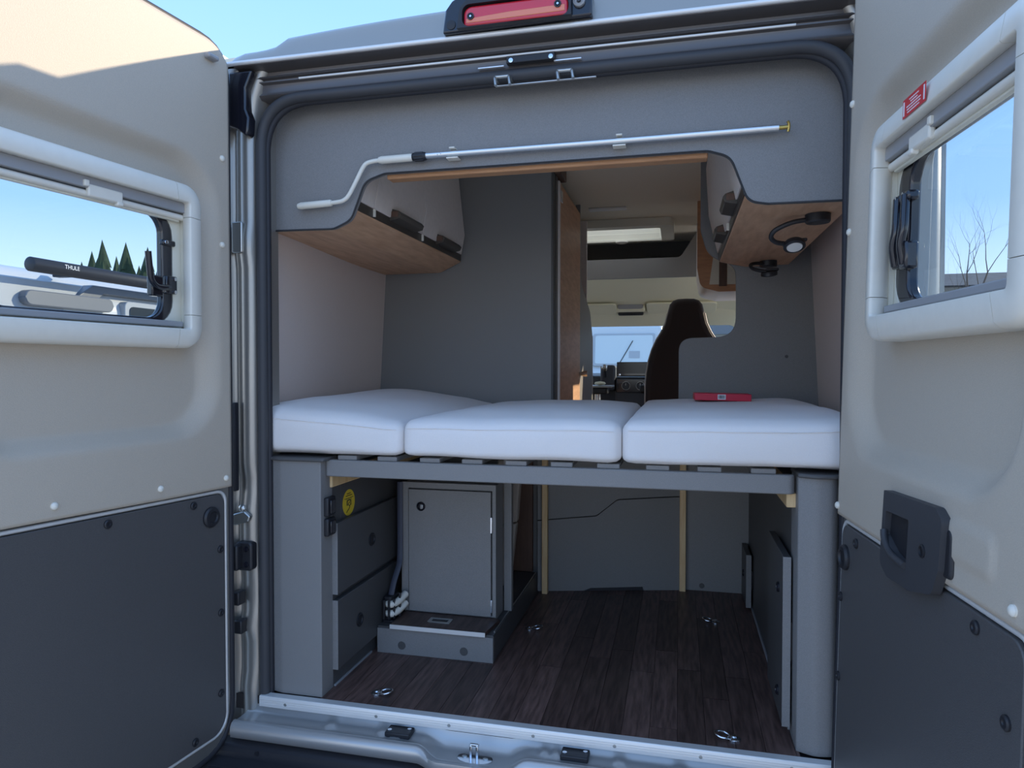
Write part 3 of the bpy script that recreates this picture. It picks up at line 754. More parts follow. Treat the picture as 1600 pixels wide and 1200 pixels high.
pr = thing('kitchen_partition', 'grey partition with curved window cut-out behind the bed on the right', 'partition', (.65, 1.29, 0))
pout = [(.965, 0), (.955, 1.0), (.93, 1.86), (.48, 1.86), (.48, 1.55), (.512, 1.44), (.625, 1.395), (.627, 1.26), (.627, 1.096), (.392, 1.090), (.392, 0)]
pout = fillet(pout, [0, 0, 0, 0, .06, .10, .07, .0, .10, .06, 0], 8)
prism('board', pout, 'y', 1.285, 1.303, 'panel_grey', pr, bevel=.002)
lathe('cover_cap', [(.011, 0), (.010, .003), (0, .004)], (.494, 1.285, .022), (0, -1, 0), 'panel_dark', pr, seg=16)
lathe('cover_cap', [(.007, 0), (.006, .002), (0, .0025)], (.83, 1.285, 1.01), (0, -1, 0), 'panel_dark', pr, seg=14)
# ------------------------------------------------------------------ bed
def cushion(name, label, x0, x1, y0, y1, z0, z1, crown, tilt):
    bm = bmesh.new(); nx, ny, nz = 34, 40, 10; r = .030
    def surf(a, b, c):
        x = x0 + (x1-x0)*a; y = y0 + (y1-y0)*b; z = z0 + (z1-z0)*c
        q = Vector((min(max(x, x0+r), x1-r), min(max(y, y0+r), y1-r), min(max(z, z0+r*.6), z1-r)))
        d = Vector((x, y, z)) - q
        if d.length > 1e-6:
            d.normalize(); p = q + Vector((d.x*r, d.y*r, d.z*(r if d.z > 0 else r*.6)))
        else: p = Vector((x, y, z))
        u = (p.x-x0)/(x1-x0); v = (p.y-y0)/(y1-y0); w = (p.z-z0)/(z1-z0)
        p.z += w*crown*(1-(2*u-1)**4)*(1-(2*v-1)**6) + w*tilt(u, v)
        p.y -= .006*math.sin(math.pi*u)*math.sin(math.pi*min(1, max(0, w)))*(1 if v < .1 else 0)
        p.z += .003*w*noise.noise(Vector((p.x*7, p.y*7, 1.3))) 
        p.y += .003*noise.noise(Vector((p.x*9, p.z*14, 4.1)))*(1 if v < .1 else 0)
        p.z += .008*(1-w)*abs(noise.noise(Vector((p.x*4+3, p.y*4, 2.2))))
        return p
    cache = {}
    def V(i, j, k):
        key = (i, j, k)
        if key not in cache: cache[key] = bm.verts.new(surf(i/nx, j/ny, k/nz))
        return cache[key]
    for i in range(nx):
        for j in range(ny):
            for k in (0, nz): bm.faces.new((V(i, j, k), V(i+1, j, k), V(i+1, j+1, k), V(i, j+1, k)))
    for i in range(nx):
        for k in range(nz):
            for j in (0, ny): bm.faces.new((V(i, j, k), V(i+1, j, k), V(i+1, j, k+1), V(i, j, k+1)))
    for j in range(ny):
        for k in range(nz):
            for i in (0, nx): bm.faces.new((V(i, j, k), V(i, j+1, k), V(i, j+1, k+1), V(i, j, k+1)))
    T = thing(name, label, 'mattress cushion', ((x0+x1)/2, (y0+y1)/2, z0), 'white mattress cushions')
    ob = obj('cover', bm, 'mattress', T, smooth=True, angle=80)
    P = [surf(a, 0, .80) + Vector((0, -.0012, 0)) for a in [i/40 for i in range(1, 40)]]
    tube('seam', P, .0016, 'mattress', ob, seg=6)
    return T
cushion('mattress_cushion', 'white mattress cushion against the left wall', -.853, -.3725, .035, 1.135, .708, .806, .022, lambda u, v: .042*(1-u)*sstep(0, .25, (1-u)) + .024*v*(1-u))
cushion('mattress_cushion', 'white mattress cushion in the middle of the bed', -.3705, .245, .030, 1.135, .708, .812, .020, lambda u, v: .006*u)
cushion('mattress_cushion', 'white mattress cushion on the right with a red box on it', .247, .862, .028, 1.270, .708, .822, .018, lambda u, v: .012*u*sstep(.5, 1, u))

bf = thing('bed_frame', 'grey bed frame with slats, wooden bearers and posts under the mattress', 'bed frame', (.03, .6, 0))
prism('front_rail', rrect(-.617, .677, .046, .072, [.012, .02, 0, 0]), 'z', .6440, .6925, 'panel_grey', bf, bevel=.003)
prism('rear_rail', [(-.60, 1.05), (.66, 1.05), (.66, 1.075), (-.60, 1.075)], 'z', .644, .6925, 'panel_dark', bf, bevel=.003)
for x in (-.549, -.424, -.294, -.169, -.043, .084, .21, .339, .47, .602):
    box('slat', x-.030, x+.030, .056, 1.11, .6925, .7055, 'panel_grey', bf, bevel=.002)
for x0, x1 in ((-.655, -.608), (.660, .70)):
    box('bearer', x0, x1, .075, 1.10, .606, .643, 'pine', bf, bevel=.003)
box('post', -.170, -.146, 1.085, 1.110, 0, .643, 'pine', bf, bevel=.002)
box('post', .400, .426, 1.255, 1.280, 0, .643, 'pine', bf, bevel=.002)

# side pillars
pl_ = thing('side_pillar', 'grey side pillar with flat cap left of the load opening', 'pillar', (-.70, .06, 0), 'side pillars')
prism('body', fillet([(-.815, .14), (-.800, .035), (-.745, .020), (-.615, .020), (-.615, .088), (-.7, .14)], [0, .05, .04, .004, 0, 0]), 'z', 0, .690, 'panel_grey', pl_, bevel=.0015, angle=60)
prism('cap', fillet([(-.82, .15), (-.815, .028), (-.745, .010), (-.600, .010), (-.600, .15)], [0, .05, .04, .01, 0]), 'z', .690, .700, 'panel_dark', pl_, bevel=.003)
prr = thing('side_pillar', 'rounded grey side pillar with flat cap right of the load opening', 'pillar', (.73, .06, 0), 'side pillars')
prism('body', fillet([(.682, .14), (.682, .040), (.722, .022), (.775, .030), (.80, .14)], [0, .006, .05, .05, 0], 8), 'z', 0, .690, 'panel_grey', prr, bevel=.0015, angle=60)
prism('cap', fillet([(.680, .15), (.680, .030), (.722, .008), (.785, .020), (.82, .15)], [0, .006, .05, .05, 0], 8), 'z', .690, .700, 'panel_dark', prr, bevel=.003)

# red box on the bed
rb = thing('red_box', 'flat red box with white barcode label lying on the right cushion', 'box', (.545, .86, .842))
XR = Matrix.Translation((.545, .86, .8565)) @ Matrix.Rotation(math.radians(2), 4, 'Z') @ Matrix.Rotation(math.radians(1), 4, 'Y')
setxf(XR)
box('carton', -.098, .098, -.058, .058, -.0125, .0125, 'red_box', rb, bevel=.0015)
lbp = box('barcode_label', -.018, .010, -.0592, -.058, -.0085, .0095, 'white_paper', rb, bevel=0)
bm = bmesh.new(); x = -.0155
while x < .007:
    w_ = random.choice((.0008, .0014, .002)); b_box(x, x+w_, -.0596, -.0591, -.005, .007, bm); x += w_ + random.choice((.0008, .0014))
tag(obj('barcode', bm, 'ink', lbp), kind='stuff')
setxf()
# ------------------------------------------------------------------ load area under the bed
# drawer cabinet along the left wall
dc = thing('drawer_cabinet', 'dark grey drawer cabinet along the left side under the bed', 'cabinet', (-.77, .58, 0))
box('carcass', -.85, -.616, .145, 1.12, .0, .604, 'panel_dark', dc, bevel=.002)
box('front_stile', -.640, -.616, .090, .145, .0, .604, 'panel_dark', dc, bevel=.001)
box('plinth_strip', -.6175, -.611, .095, .355, .0, .006, 'grey_bar', dc, bevel=.001)
for (z0, z1, y1, py, pz) in ((.282, .497, .545, .326, .392), (.055, .264, .545, .233, .156)):
    dr = box('drawer', -.6155, -.598, .088, y1, z0, z1, 'panel_dark', dc, bevel=.002)
    box('front_edge', -.6158, -.5978, .0868, .0882, z0, z1, 'panel_grey', dr, bevel=.0004)
    lathe('ring_pull', [(.022, 0), (.022, .003), (.018, .005), (.015, .003), (.013, -.004), (0, -.004)], (-.5978, py, pz), (1, 0, 0), 'black_plastic', dr, seg=22)
ctl = thing('switch_block', 'black double switch block on the side of the left pillar', 'switch', (-.612, .08, .465))
for z0, z1 in ((.468, .520), (.526, .582)):
    b_ = box('housing', -.615, -.600, .036, .084, z0, z1, 'black_plastic', ctl, bevel=.004)
    box('rocker', -.600, -.595, .046, .076, z0+.008, z1-.008, 'gloss_black', b_, bevel=.003)
yst = thing('yellow_sticker', 'round yellow sticker with black symbol on the dark cabinet side', 'sticker', (-.6158, .197, .50))
lathe('disc', [(.041, 0), (.041, .0006), (0, .0007)], (-.6159, .197, .539), (1, 0, 0), 'sticker_yellow', yst, seg=36)
bm = bmesh.new()
X0 = -.6150
def dash(y0, z0, y1, z1, t=.0022):
    b_tube([(X0, y0, z0), (X0, y1, z1)], t/2, 6, bm=bm)
dash(.168, .553, .226, .553, .002)
b_tube([(X0, .197 + .012*math.cos(a), .538 + .011*math.sin(a)) for a in [math.radians(k) for k in range(-60, 240, 20)]], .0013, 6, bm=bm)
b_tube(smoothpath([(X0, .203, .540), (X0, .192, .534), (X0, .202, .526), (X0, .195, .518), (X0, .187, .514), (X0, .181, .509)], 4), .0013, 6, bm=bm)
dash(.183, .553, .183, .530, .0016); dash(.211, .553, .211, .528, .0016); dash(.19, .545, .204, .545, .002)
for k, (y0, n_) in enumerate(((.176, 5), (.184, 3))):
    for q in range(n_): dash(y0 + q*.0088, .561 + k*.0065, y0 + q*.0088 + .006, .561 + k*.0065, .0026)
tag(obj('symbol', bm, 'ink', yst), kind='stuff')

# step box with wooden lid
sb = thing('step_box', 'low grey step box with wooden lid and flush pull on the floor', 'step', (-.39, .7, 0))
box('front_board', -.5965, -.191, .362, .377, .0, .083, 'panel_grey', sb, bevel=.001)
box('side_board', -.206, -.191, .377, 1.09, .0, .083, 'panel_dark', sb, bevel=.001)
box('top_board', -.5965, -.191, .368, 1.09, .083, .089, 'panel_dark', sb, bevel=.001)
ld = prism('lid', [(-.545, .352), (-.215, .352), (-.200, .47), (-.200, .487), (-.545, .487)], 'z', .0895, .1025, 'floor_plank', sb, bevel=.001)
prism('lid_trim', [(-.546, .349), (-.214, .349), (-.214, .352), (-.546, .352)], 'z', .088, .1025, 'matt_alu', ld, bevel=.0006)
obj('flush_pull', b_plate(rrect(-.432, -.352, .400, .442, .004), [rrect(-.420, -.364, .409, .433, .003)], 'z', .1025, .1045), 'steel', ld, bevel=.0006)
box('pull_well', -.421, -.363, .408, .434, .1024, .1030, 'ink', ld, bevel=0)
for x in (-.508, -.290): lathe('cover_cap', [(.014, 0), (.0135, .001), (0, .0012)], (x, .362, .030), (0, -1, 0), 'panel_dark', sb, seg=20)
tube('side_trim', [(-.196, .40, .0905), (-.196, 1.08, .0905)], .0025, 'steel', sb, seg=6)

# locker with lockable door standing on the step box
cc = thing('floor_locker', 'grey locker with lockable hinged door standing on the step box', 'cabinet', (-.37, .72, .089))
box('carcass', -.556, -.217, .507, .60, .0895, .558, 'panel_grey', cc, bevel=.002)
obj('face_frame', b_plate([(-.560, .103), (-.2145, .103), (-.2145, .560), (-.560, .560)], [[(-.534, .108), (-.2275, .108), (-.2275, .540), (-.534, .540)]], 'y', .490, .508), 'panel_grey', cc, bevel=.001)
dd = box('door', -.531, -.231, .484, .502, .1055, .536, 'panel_grey', cc, bevel=.0015)
lk = lathe('lock', [(.016, 0), (.016, .004), (.011, .008), (.009, .004), (0, .004)], (-.484, .484, .477), (0, -1, 0), 'gloss_black', dd, seg=22)
box('key_slot', -.486, -.476, .4785, .4805, .468, .484, 'chrome', lk, bevel=.0008)
for z0, z1 in ((.395, .450), (.120, .165)): box('hinge', -.233, -.2265, .4825, .490, z0, z1, 'chrome', cc, bevel=.001)
box('side_panel', -.214, -.186, .601, .626, .0905, .640, 'panel_grey', cc, bevel=.001)

# coiled lashing straps with white buckles and a strap running up
ss = thing('strap_bundle', 'black bundle of lashing straps with white blocks in the corner', 'straps', (-.57, .44, .09))
prism('tray', fillet([(-.594, .395), (-.553, .395), (-.546, .47), (-.594, .47)], .008), 'z', .090, .098, 'black_plastic', ss, bevel=.002)
prism('core', fillet([(-.592, .402), (-.562, .402), (-.558, .468), (-.592, .468)], .010), 'z', .098, .176, 'black_plastic', ss, bevel=.003)
for k in range(2):
    z0 = .108 + k*.032
    pth = smoothpath([(-.580, .412, z0+.012), (-.570, .402, z0+.012), (-.558, .406, z0+.012), (-.546, .43, z0+.017), (-.536, .468, z0+.030)], 5)
    tube('white_block', pth, .0125, 'white_plastic', ss, seg=8)
for (x, y, h) in ((-.582, .388, .17), (-.565, .389, .168), (-.552, .403, .172), (-.542, .430, .185)):
    box('strap_band', x-.0035, x+.0035, y-.004, y+.004, .104, h, 'black_plastic', ss, bevel=.001)
tube('strap', smoothpath([(-.575, .425, .165), (-.568, .44, .22), (-.560, .465, .27), (-.562, .48, .31), (-.5625, .483, .45), (-.5625, .483, .56)], 6), .010, 'strap', ss, seg=8, flat=.3)

# things seen in the gap beside the locker
up = thing('upholstered_backrest', 'beige upholstered backrest seen in the gap beside the floor locker', 'backrest', (-.25, .86, .09))
prism('upper_pad', [(-.30, .345), (-.222, .357), (-.203, .60), (-.30, .60)], 'y', .84, .88, 'leather_beige', up, bevel=.006)
prism('lower_pad', [(-.30, .095), (-.252, .11), (-.224, .352), (-.30, .340)], 'y', .84, .88, 'leather_beige', up, bevel=.006)
wp = box('bench_side', -.300, -.212, 1.095, 1.112, .089, .60, 'oak_dark', bevel=.002)
tag(wp, 'dark brown wooden bench side behind the beige backrest', 'panel')

# loose partition behind the load area, in two pieces with a stepped joint
gp_ = thing('garage_partition', 'grey two-piece partition closing the load area between the wooden posts', 'partition', (.13, 1.21, 0))
ang = math.atan2(.155, .60)
setxf(Matrix.Translation((-.195, 1.118, 0)) @ Matrix.Rotation(ang, 4, 'Z'))
j_ = fillet([(.0, .306), (.255, .325), (.345, .395), (.626, .408)], [0, .03, .03, 0], 5, False)
prism('lower_board', [(.0, .0)] + [(.20, .0), (.23, .012), (.455, .016), (.46, .0), (.626, .0)] + [(x, z-.002) for x, z in j_[::-1]], 'y', .0, .014, 'panel_grey', gp_, bevel=.001)
prism('upper_board', [(x, z+.002) for x, z in j_] + [(.626, .640), (.0, .640)], 'y', .0, .014, 'panel_grey', gp_, bevel=.001)
box('joint_backing', .0, .626, .016, .020, .25, .45, 'ink', gp_, bevel=0)
box('gap_shade', .20, .46, .004, .012, .0, .018, 'ink', gp_, bevel=0)  # black strip puts the floor gap's darkness in as colour
setxf()
# right-hand side locker with two service hatches
rl = thing('side_locker', 'dark grey side locker along the right under the bed', 'cabinet', (.80, .68, 0))
box('carcass', .684, .86, .145, 1.282, .0, .604, 'panel_dark', rl, bevel=.002)
box('floor_strip', .678, .684, .145, 1.282, .0, .008, 'grey_bar', rl, bevel=.001)
h1 = prism('hatch', [(.100, .030), (.400, .030), (.400, .473), (.100, .473)], 'x', .657, .676, 'panel_dark', rl, bevel=.0015)
box('front_edge', .6565, .6765, .0985, .1002, .030, .473, 'panel_grey', h1, bevel=.0004)
for z in (.372, .092): 
    k = lathe('lock', [(.014, 0), (.014, .004), (.010, .007), (.006, .007), (.005, .003), (0, .003)], (.657, .175, z), (-1, 0, 0), 'gloss_black', h1, seg=18)
    box('key_slot', .6510, .6525, .173, .177, z-.005, z+.005, 'chrome', k, bevel=0)
h2 = prism('hatch', [(1.08, .010), (1.278, .010), (1.278, .220), (1.08, .220)], 'x', .657, .676, 'panel_dark', rl, bevel=.0015)
box('front_edge', .6565, .6765, 1.0785, 1.0802, .010, .220, 'panel_grey', h2, bevel=.0004)
lathe('lock', [(.014, 0), (.014, .004), (.010, .007), (0, .007)], (.657, 1.19, .118), (-1, 0, 0), 'gloss_black', h2, seg=18)
for y in (.11, .38): box('spacer', .676, .684, y, y+.03, .2, .3, 'black_plastic', rl, bevel=0)
for y in (1.10, 1.24): box('spacer', .676, .684, y, y+.03, .08, .15, 'black_plastic', rl, bevel=0)

# lashing rings in the floor
def ring(x, y, s, label):
    T = thing('lashing_ring', label, 'lashing ring', (x, y, 0), 'lashing rings in the floor')
    lathe('base', [(.0, 0), (.017, 0), (.017, .003), (.013, .006), (.008, .007), (.006, .010), (0, .010)], (x - s*.016, y, 0), (0, 0, 1), 'chrome', T, seg=18)
    pth = [(x + s*(.012 + .020*math.cos(a) - (.006 if abs(math.cos(a)) < .2 else 0)), y + .017*math.sin(a), .0085 + .004*math.cos(a)) for a in [2*math.pi*k/24 for k in range(24)]]
    tube('loop', pth, .0032, 'chrome', T, seg=8, closed=True)
ring(-.455, .082, 1, 'chrome lashing ring in the floor near the left pillar')
ring(-.122, .686, 1, 'chrome lashing ring in the floor right of the step box')
ring(.517, .913, -1, 'chrome lashing ring in the floor near the rear right post')
ring(.520, .062, -1, 'chrome lashing ring in the floor close to the threshold on the right')
# ------------------------------------------------------------------ living area and cab seen past the bed
# roof light
sl = thing('roof_light', 'bright roof light with pale blind in the ceiling', 'roof light', (-.06, 2.7, 1.83))
obj('frame', b_plate(rrect(-.48, .36, 2.44, 2.97, .05), [rrect(-.40, .28, 2.52, 2.92, .02)], 'z', 1.812, 1.861), 'cream_plastic', sl, bevel=.008)
obj('shaft', b_plate(rrect(-.415, .295, 2.505, 2.935, .02), [rrect(-.405, .285, 2.515, 2.925, .02)], 'z', 1.86, 1.952), 'cream_plastic', sl)
obj('blind', b_grid(lambda a, b: (-.415 + .71*a, 2.505 + .43*b, 1.953), 2, 2), 'blind_cloth', sl)
box('blind_bar', -.40, .28, 2.905, 2.925, 1.806, 1.822, 'cream_plastic', sl, bevel=.003)
lathe('pull', [(.0, 0), (.04, 0), (.042, .006), (.03, .012), (0, .013)], (.02, 2.90, 1.806), (0, 0, -1), 'white_plastic', sl, seg=18)
cl_ = box('ceiling_lamp', -.105, .105, 2.12, 2.17, 1.850, 1.8615, 'led', bevel=.003)
tag(cl_, 'slim rectangular ceiling lamp before the roof light', 'ceiling lamp')
# storage shelf above the cab
cs = thing('cab_shelf', 'grey storage shelf above the cab with open dark compartment', 'shelf', (0, 3.0, 1.56))
prism('front_board', fillet([(-.94, 1.566), (.94, 1.566), (.94, 1.853), (.50, 1.853), (.40, 1.697), (-.94, 1.697)], [0, 0, 0, .01, .05, 0]), 'y', 2.945, 2.965, 'panel_grey', cs, bevel=.002)
box('shelf_base', -.94, .94, 2.965, 3.30, 1.575, 1.60, 'panel_grey', cs, bevel=.002)
box('back', -.94, .94, 3.28, 3.30, 1.58, 1.86, 'panel_dark', cs, bevel=0)
ck = obj('black_cloth', b_grid(lambda a, b: (.10 + .30*a, 3.02 + .2*b, 1.70 + .035*math.sin(math.pi*min(1, a*1.3))*math.sin(math.pi*b*.9 + .3) + .012*noise.noise(Vector((a*6, b*6, 0)))), 20, 12), 'smoke_cloth', smooth=True)
solid(ck, .02); tag(ck, 'folded black cloth lying on the shelf above the cab', 'cloth')
# second locker, above the kitchen, seen through the cut-out
kl = thing('kitchen_locker', 'wooden overhead kitchen locker beyond the grey partition', 'overhead locker', (.72, 2.1, 1.37))
kp = fillet([(.95, 1.375), (.60, 1.372), (.505, 1.40), (.487, 1.50), (.487, 1.86), (.95, 1.86)], [0, .04, .05, .06, 0, 0])
prism('end_panel', kp, 'y', 2.08, 2.10, 'oak_edge', kl, bevel=.002)
prism('body', [(x+.012 if x < .9 else x, z+.010 if z < 1.8 else z) for x, z in kp], 'y', 2.10, 2.75, 'flap', kl, bevel=.002)
mi = prism('shelf_opening', [(.55, 1.41), (.90, 1.405), (.90, 1.56), (.57, 1.56)], 'y', 2.074, 2.081, 'cream_plastic', kl, bevel=.001)
box('divider', .60, .64, 2.066, 2.08, 1.40, 1.56, 'oak_dark', kl, bevel=.001)
kb = thing('kitchen_block', 'pale kitchen block behind the partition', 'kitchen', (.68, 1.9, 0))
box('carcass', .45, .92, 1.32, 2.15, 0, .84, 'flap', kb, bevel=.003)  # hidden carcass, made pale to bounce light around the living area
box('worktop', .43, .925, 1.31, 2.17, .84, .87, 'oak_dark', kb, bevel=.004)

# cab: headliner, visors, mirror console, windscreen frame
hl = obj('ceiling_cab', b_grid(lambda a, b: (-.90 + 1.8*a, 2.98 + .66*b, 1.578 - .035*sstep(.0, .45, b) - .152*sstep(.25, 1, b) - .03*abs(2*a-1)**3), 24, 14), 'headliner', smooth=True)
hl.name = 'trim_8'; W['trim_8'] = W.pop('ceiling_cab') if 'ceiling_cab' in W else W[hl.name]
tag(hl, 'cream cab headliner above the windscreen', 'headliner', kind='structure'); solid(hl, .02, off=1)
for x0, x1 in ((-.62, -.06), (.16, .66)):
    prism('sun_visor', rrect(x0, x1, 3.395, 3.545, .03), 'z', 1.402, 1.418, 'headliner', hl, bevel=.006).rotation_euler = (math.radians(-24), 0, 0)
cn = box('map_light_console', -.07, .15, 3.46, 3.60, 1.385, 1.455, 'headliner', hl, bevel=.02, seg=3)
prism('lamp_lens', rrect(-.055, .135, 1.404, 1.442, .018), 'y', 3.456, 3.462, 'grey_bar', cn, bevel=.002)
box('mirror', -.055, .135, 3.52, 3.56, 1.362, 1.388, 'black_plastic', cn, bevel=.01)
wsf = obj('window_1', b_plate([(-.95, -.02), (.95, -.02), (.95, 1.02), (-.95, 1.02)], [fillet([(-.86, .08), (.86, .08), (.80, .72), (-.80, .72)], .06)], 'z', 0, .03), 'headliner', bevel=.003)
# lay the windscreen frame into its sloping plane
wsf.matrix_basis = Matrix.Translation((0, 3.82, 1.145)) @ Matrix.Rotation(-math.radians(43) + math.radians(180), 4, 'X')
tag(wsf, 'windscreen with cream surround at the front of the cab', 'windscreen', kind='structure')
W[wsf.name] = wsf.matrix_basis.copy()
pn = obj('pane', b_box(-.9, .9, -.45, .32, -.004, -.002), 'windscreen_glass')
pn.parent = wsf; pn.matrix_basis = Matrix.Translation((0, -.065, 0))

# passenger seat
st_ = thing('passenger_seat', 'dark brown passenger seat with integrated headrest and light piping', 'seat', (.435, 2.66, .0))
half = [(.0, 1.392), (.048, 1.390), (.078, 1.380), (.098, 1.355), (.112, 1.30), (.125, 1.24), (.150, 1.185), (.178, 1.14), (.205, 1.08), (.226, 1.01), (.240, .93), (.246, .85), (.246, .70), (.235, .48)]
prof_ = [(.435 - x, z) for x, z in half[::-1]] + [(.435 + x, z) for x, z in half[1:]]
prism('backrest', prof_, 'y', 2.60, 2.74, 'seat_fabric', st_, bevel=.035, seg=4, angle=60)
tube('piping', [(.435 - x*1.0, 2.612, z) for x, z in half[4:]], .004, 'piping', st_, seg=6)
tube('piping', [(.435 + x*1.0, 2.612, z) for x, z in half[4:]], .004, 'piping', st_, seg=6)
box('seat_cushion', .19, .68, 2.66, 3.15, .36, .50, 'seat_fabric', st_, bevel=.05, seg=4)
box('pedestal', .24, .63, 2.72, 3.10, .0, .36, 'black_plastic', st_, bevel=.02)
box('armrest', .150, .19, 2.72, 3.02, .80, .855, 'black_plastic', st_, bevel=.015, seg=3)

# dashboard
da = thing('dashboard', 'black dashboard with centre screen, climate knobs and gear lever', 'dashboard', (0, 3.6, .3))
prism('main_body', fillet([(3.32, .25), (3.30, .80), (3.36, .905), (3.60, .925), (4.12, .84), (4.12, .25)], [0, .05, .05, .1, .05, 0]), 'x', -.92, .92, 'dash', da, bevel=.02)
cst = prism('centre_stack', fillet([(3.20, .30), (3.17, .78), (3.19, .90), (3.35, .90), (3.35, .30)], [0, .03, .03, 0, 0]), 'x', -.045, .30, 'dash', da, bevel=.012)
tab = box('touch_screen', -.035, .235, 3.172, 3.20, .905, 1.006, 'gloss_black', da, bevel=.006)
box('display', -.025, .225, 3.1705, 3.173, .925, .998, 'screen', tab, bevel=0)
lathe('volume_knob', [(.010, 0), (.010, .006), (.007, .007), (0, .006)], (-.014, 3.172, .915), (0, -1, 0), 'chrome', tab, seg=16)
box('climate_panel', -.035, .235, 3.160, 3.18, .79, .885, 'gloss_black', da, bevel=.004)
for x in (.032, .132):
    kb_ = lathe('climate_knob', [(.030, 0), (.030, .004), (.027, .006), (.026, .004), (.020, .006), (.019, .022), (0, .023)], (x, 3.160, .838), (0, -1, 0), 'dash', da, seg=24)
    tube('dial_ring', [(x + .0285*math.cos(a), 3.153, .838 + .0285*math.sin(a)) for a in [2*math.pi*k/24 for k in range(24)]], .002, 'piping', kb_, seg=6, closed=True)
    box('pointer', x-.002, x+.002, 3.136, 3.139, .840, .856, 'piping', kb_, bevel=0)
pod = box('gear_console', -.15, -.045, 3.16, 3.32, .80, .985, 'dash', da, bevel=.02, seg=3)
tube('gear_lever', [(-.112, 3.20, .875), (-.112, 3.13, .93), (-.112, 3.10, .955)], [.010, .008, .009], 'dash', da, seg=10)
lathe('gear_knob', [(0, -.026), (.014, -.022), (.021, -.004), (.020, .012), (.012, .022), (0, .025)], (-.112, 3.095, .965), (0, -.3, 1), 'steel', da, seg=18)
ts = tube('steering_wheel', [(-.44 + .19*math.cos(a), 3.02 - .10*math.sin(a), .90 + .155*math.sin(a)) for a in [2*math.pi*k/32 for k in range(32)]], .016, 'black_plastic', da, seg=10, closed=True)
tbl = thing('folding_table', 'pale folding table edge beside the dashboard', 'table', (-.15, 2.75, .8))
box('table_top', -.30, -.02, 2.62, 2.84, .838, .850, 'camper_pale', tbl, bevel=.004)
box('support', -.20, -.05, 2.66, 2.80, .795, .838, 'black_plastic', tbl, bevel=.01)
tube('leg', [(-.12, 2.73, .0), (-.12, 2.73, .80)], .02, 'aluminium', tbl)
lathe('bowl', [(.0, .0), (.030, .004), (.038, .012), (.030, .022), (0, .026)], (-.105, 2.74, .850), (0, 0, 1), 'headliner', tbl, seg=20)
# ------------------------------------------------------------------ outside
# neighbouring camper on the left
def camper(label, M, awning=True):
    setxf(M)
    nc = thing('camper_van', label, 'camper van', (-7.2, 6.0, -.62))
    prism('body', fillet([(-8.3, -.25), (-6.22, -.25), (-6.20, .55), (-6.24, 1.70), (-6.45, 2.06), (-7.9, 2.06), (-8.2, 1.7)], [0, .1, .3, .3, .3, .3, 0]), 'y', 3.0, 8.6, 'camper_white', nc, bevel=.05, seg=3)
    prism('stripe', [(4.65, 1.72), (4.95, 1.93), (8.5, 1.93), (8.5, 1.84), (5.10, 1.84), (4.98, 1.72)], 'x', -6.40, -6.235, 'camper_grey', nc, bevel=.01)
    prism('decal', [(3.35, 1.55), (3.75, 1.90), (4.80, 1.90), (4.5, 1.55)], 'x', -6.40, -6.235, 'camper_pale', nc, bevel=.01)
    w1 = prism('window', rrect(5.35, 7.6, 1.20, 1.78, .08), 'x', -6.30, -6.17, 'camper_pale', nc, bevel=.01)
    prism('pane', rrect(5.42, 7.53, 1.26, 1.72, .06), 'x', -6.18, -6.16, 'camper_window', w1, bevel=.004)
    prism('side_lamp', rrect(4.0, 5.15, 1.62, 1.78, .08), 'x', -6.27, -6.14, 'camper_grey', nc, bevel=.05)
    for y in (3.9, 7.6): lathe('wheel', [(.0, 0), (.33, 0), (.35, .03), (.35, .18), (.30, .2), (.18, .16), (0, .16)], (-6.42, y, -.27), (1, 0, 0), 'black_plastic', nc, seg=28)
    aw = tube('awning', [(-6.0, 3.92, 2.02), (-6.0, 3.93, 2.02), (-6.0, 8.4, 2.02)], [.06, .075, .075], 'awning', nc, seg=16)
    for y in (4.5, 7.6): box('awning_bracket', -6.34, -6.0, y, y+.1, 1.97, 2.03, 'awning', nc, bevel=.01)
    MT = Matrix.Translation((-5.921, 4.36, 2.035)) @ Matrix.Rotation(math.radians(90), 4, 'Z') @ Matrix.Rotation(math.radians(90), 4, 'X')
    text_mesh('lettering', 'THULE', .062, 'white_paper', aw, MT)
    setxf()
camper('white camper van parked alongside on the left with long black awning', Matrix.Identity(4))

# motorhome facing us beyond the windscreen
mh = thing('motorhome', 'white motorhome facing the van, seen through the windscreen', 'motorhome', (-1.1, 18.5, -.62))
prism('body', fillet([(17.6, -.3), (17.5, .7), (17.9, 1.0), (18.15, 2.1), (18.6, 2.42), (23.5, 2.45), (23.5, -.3)], [.1, .2, .1, .2, .2, 0, 0]), 'x', -2.15, -.05, 'camper_white', mh, bevel=.08, seg=3)
setxf(Matrix.Translation((-1.1, 17.98, 1.53)) @ Matrix.Rotation(math.radians(-13), 4, 'X'))
ws_ = prism('windscreen', rrect(-.88, .88, -.52, .42, .08), 'y', -.05, .05, 'camper_pale', mh, bevel=.01)
prism('glass_field', rrect(-.80, .80, -.46, .36, .06), 'y', -.06, -.045, 'reflection_tinted_glass', ws_, bevel=.004)
tube('wiper', [(-.1, -.07, -.44), (.25, -.07, .2)], .012, 'black_plastic', ws_, seg=6)
prism('sign', rrect(.15, .45, -.3, -.1, .01), 'y', -.07, -.06, 'camper_pale', ws_, bevel=0)
setxf()
for x in (-1.8, -.4): lathe('headlight', [(.0, .03), (.13, .02), (.15, 0), (.15, -.06)], (x, 17.52, .45), (0, -1, 0), 'led', mh, seg=20)
box('grille', -1.5, -.7, 17.47, 17.56, .30, .55, 'camper_grey', mh, bevel=.02)
for x in (-2.1, -.1):
    for q in (0,): box('marker_lamp', x-.06, x+.06, 18.3, 18.4, 2.30, 2.34, 'camper_grey', mh, bevel=.005)
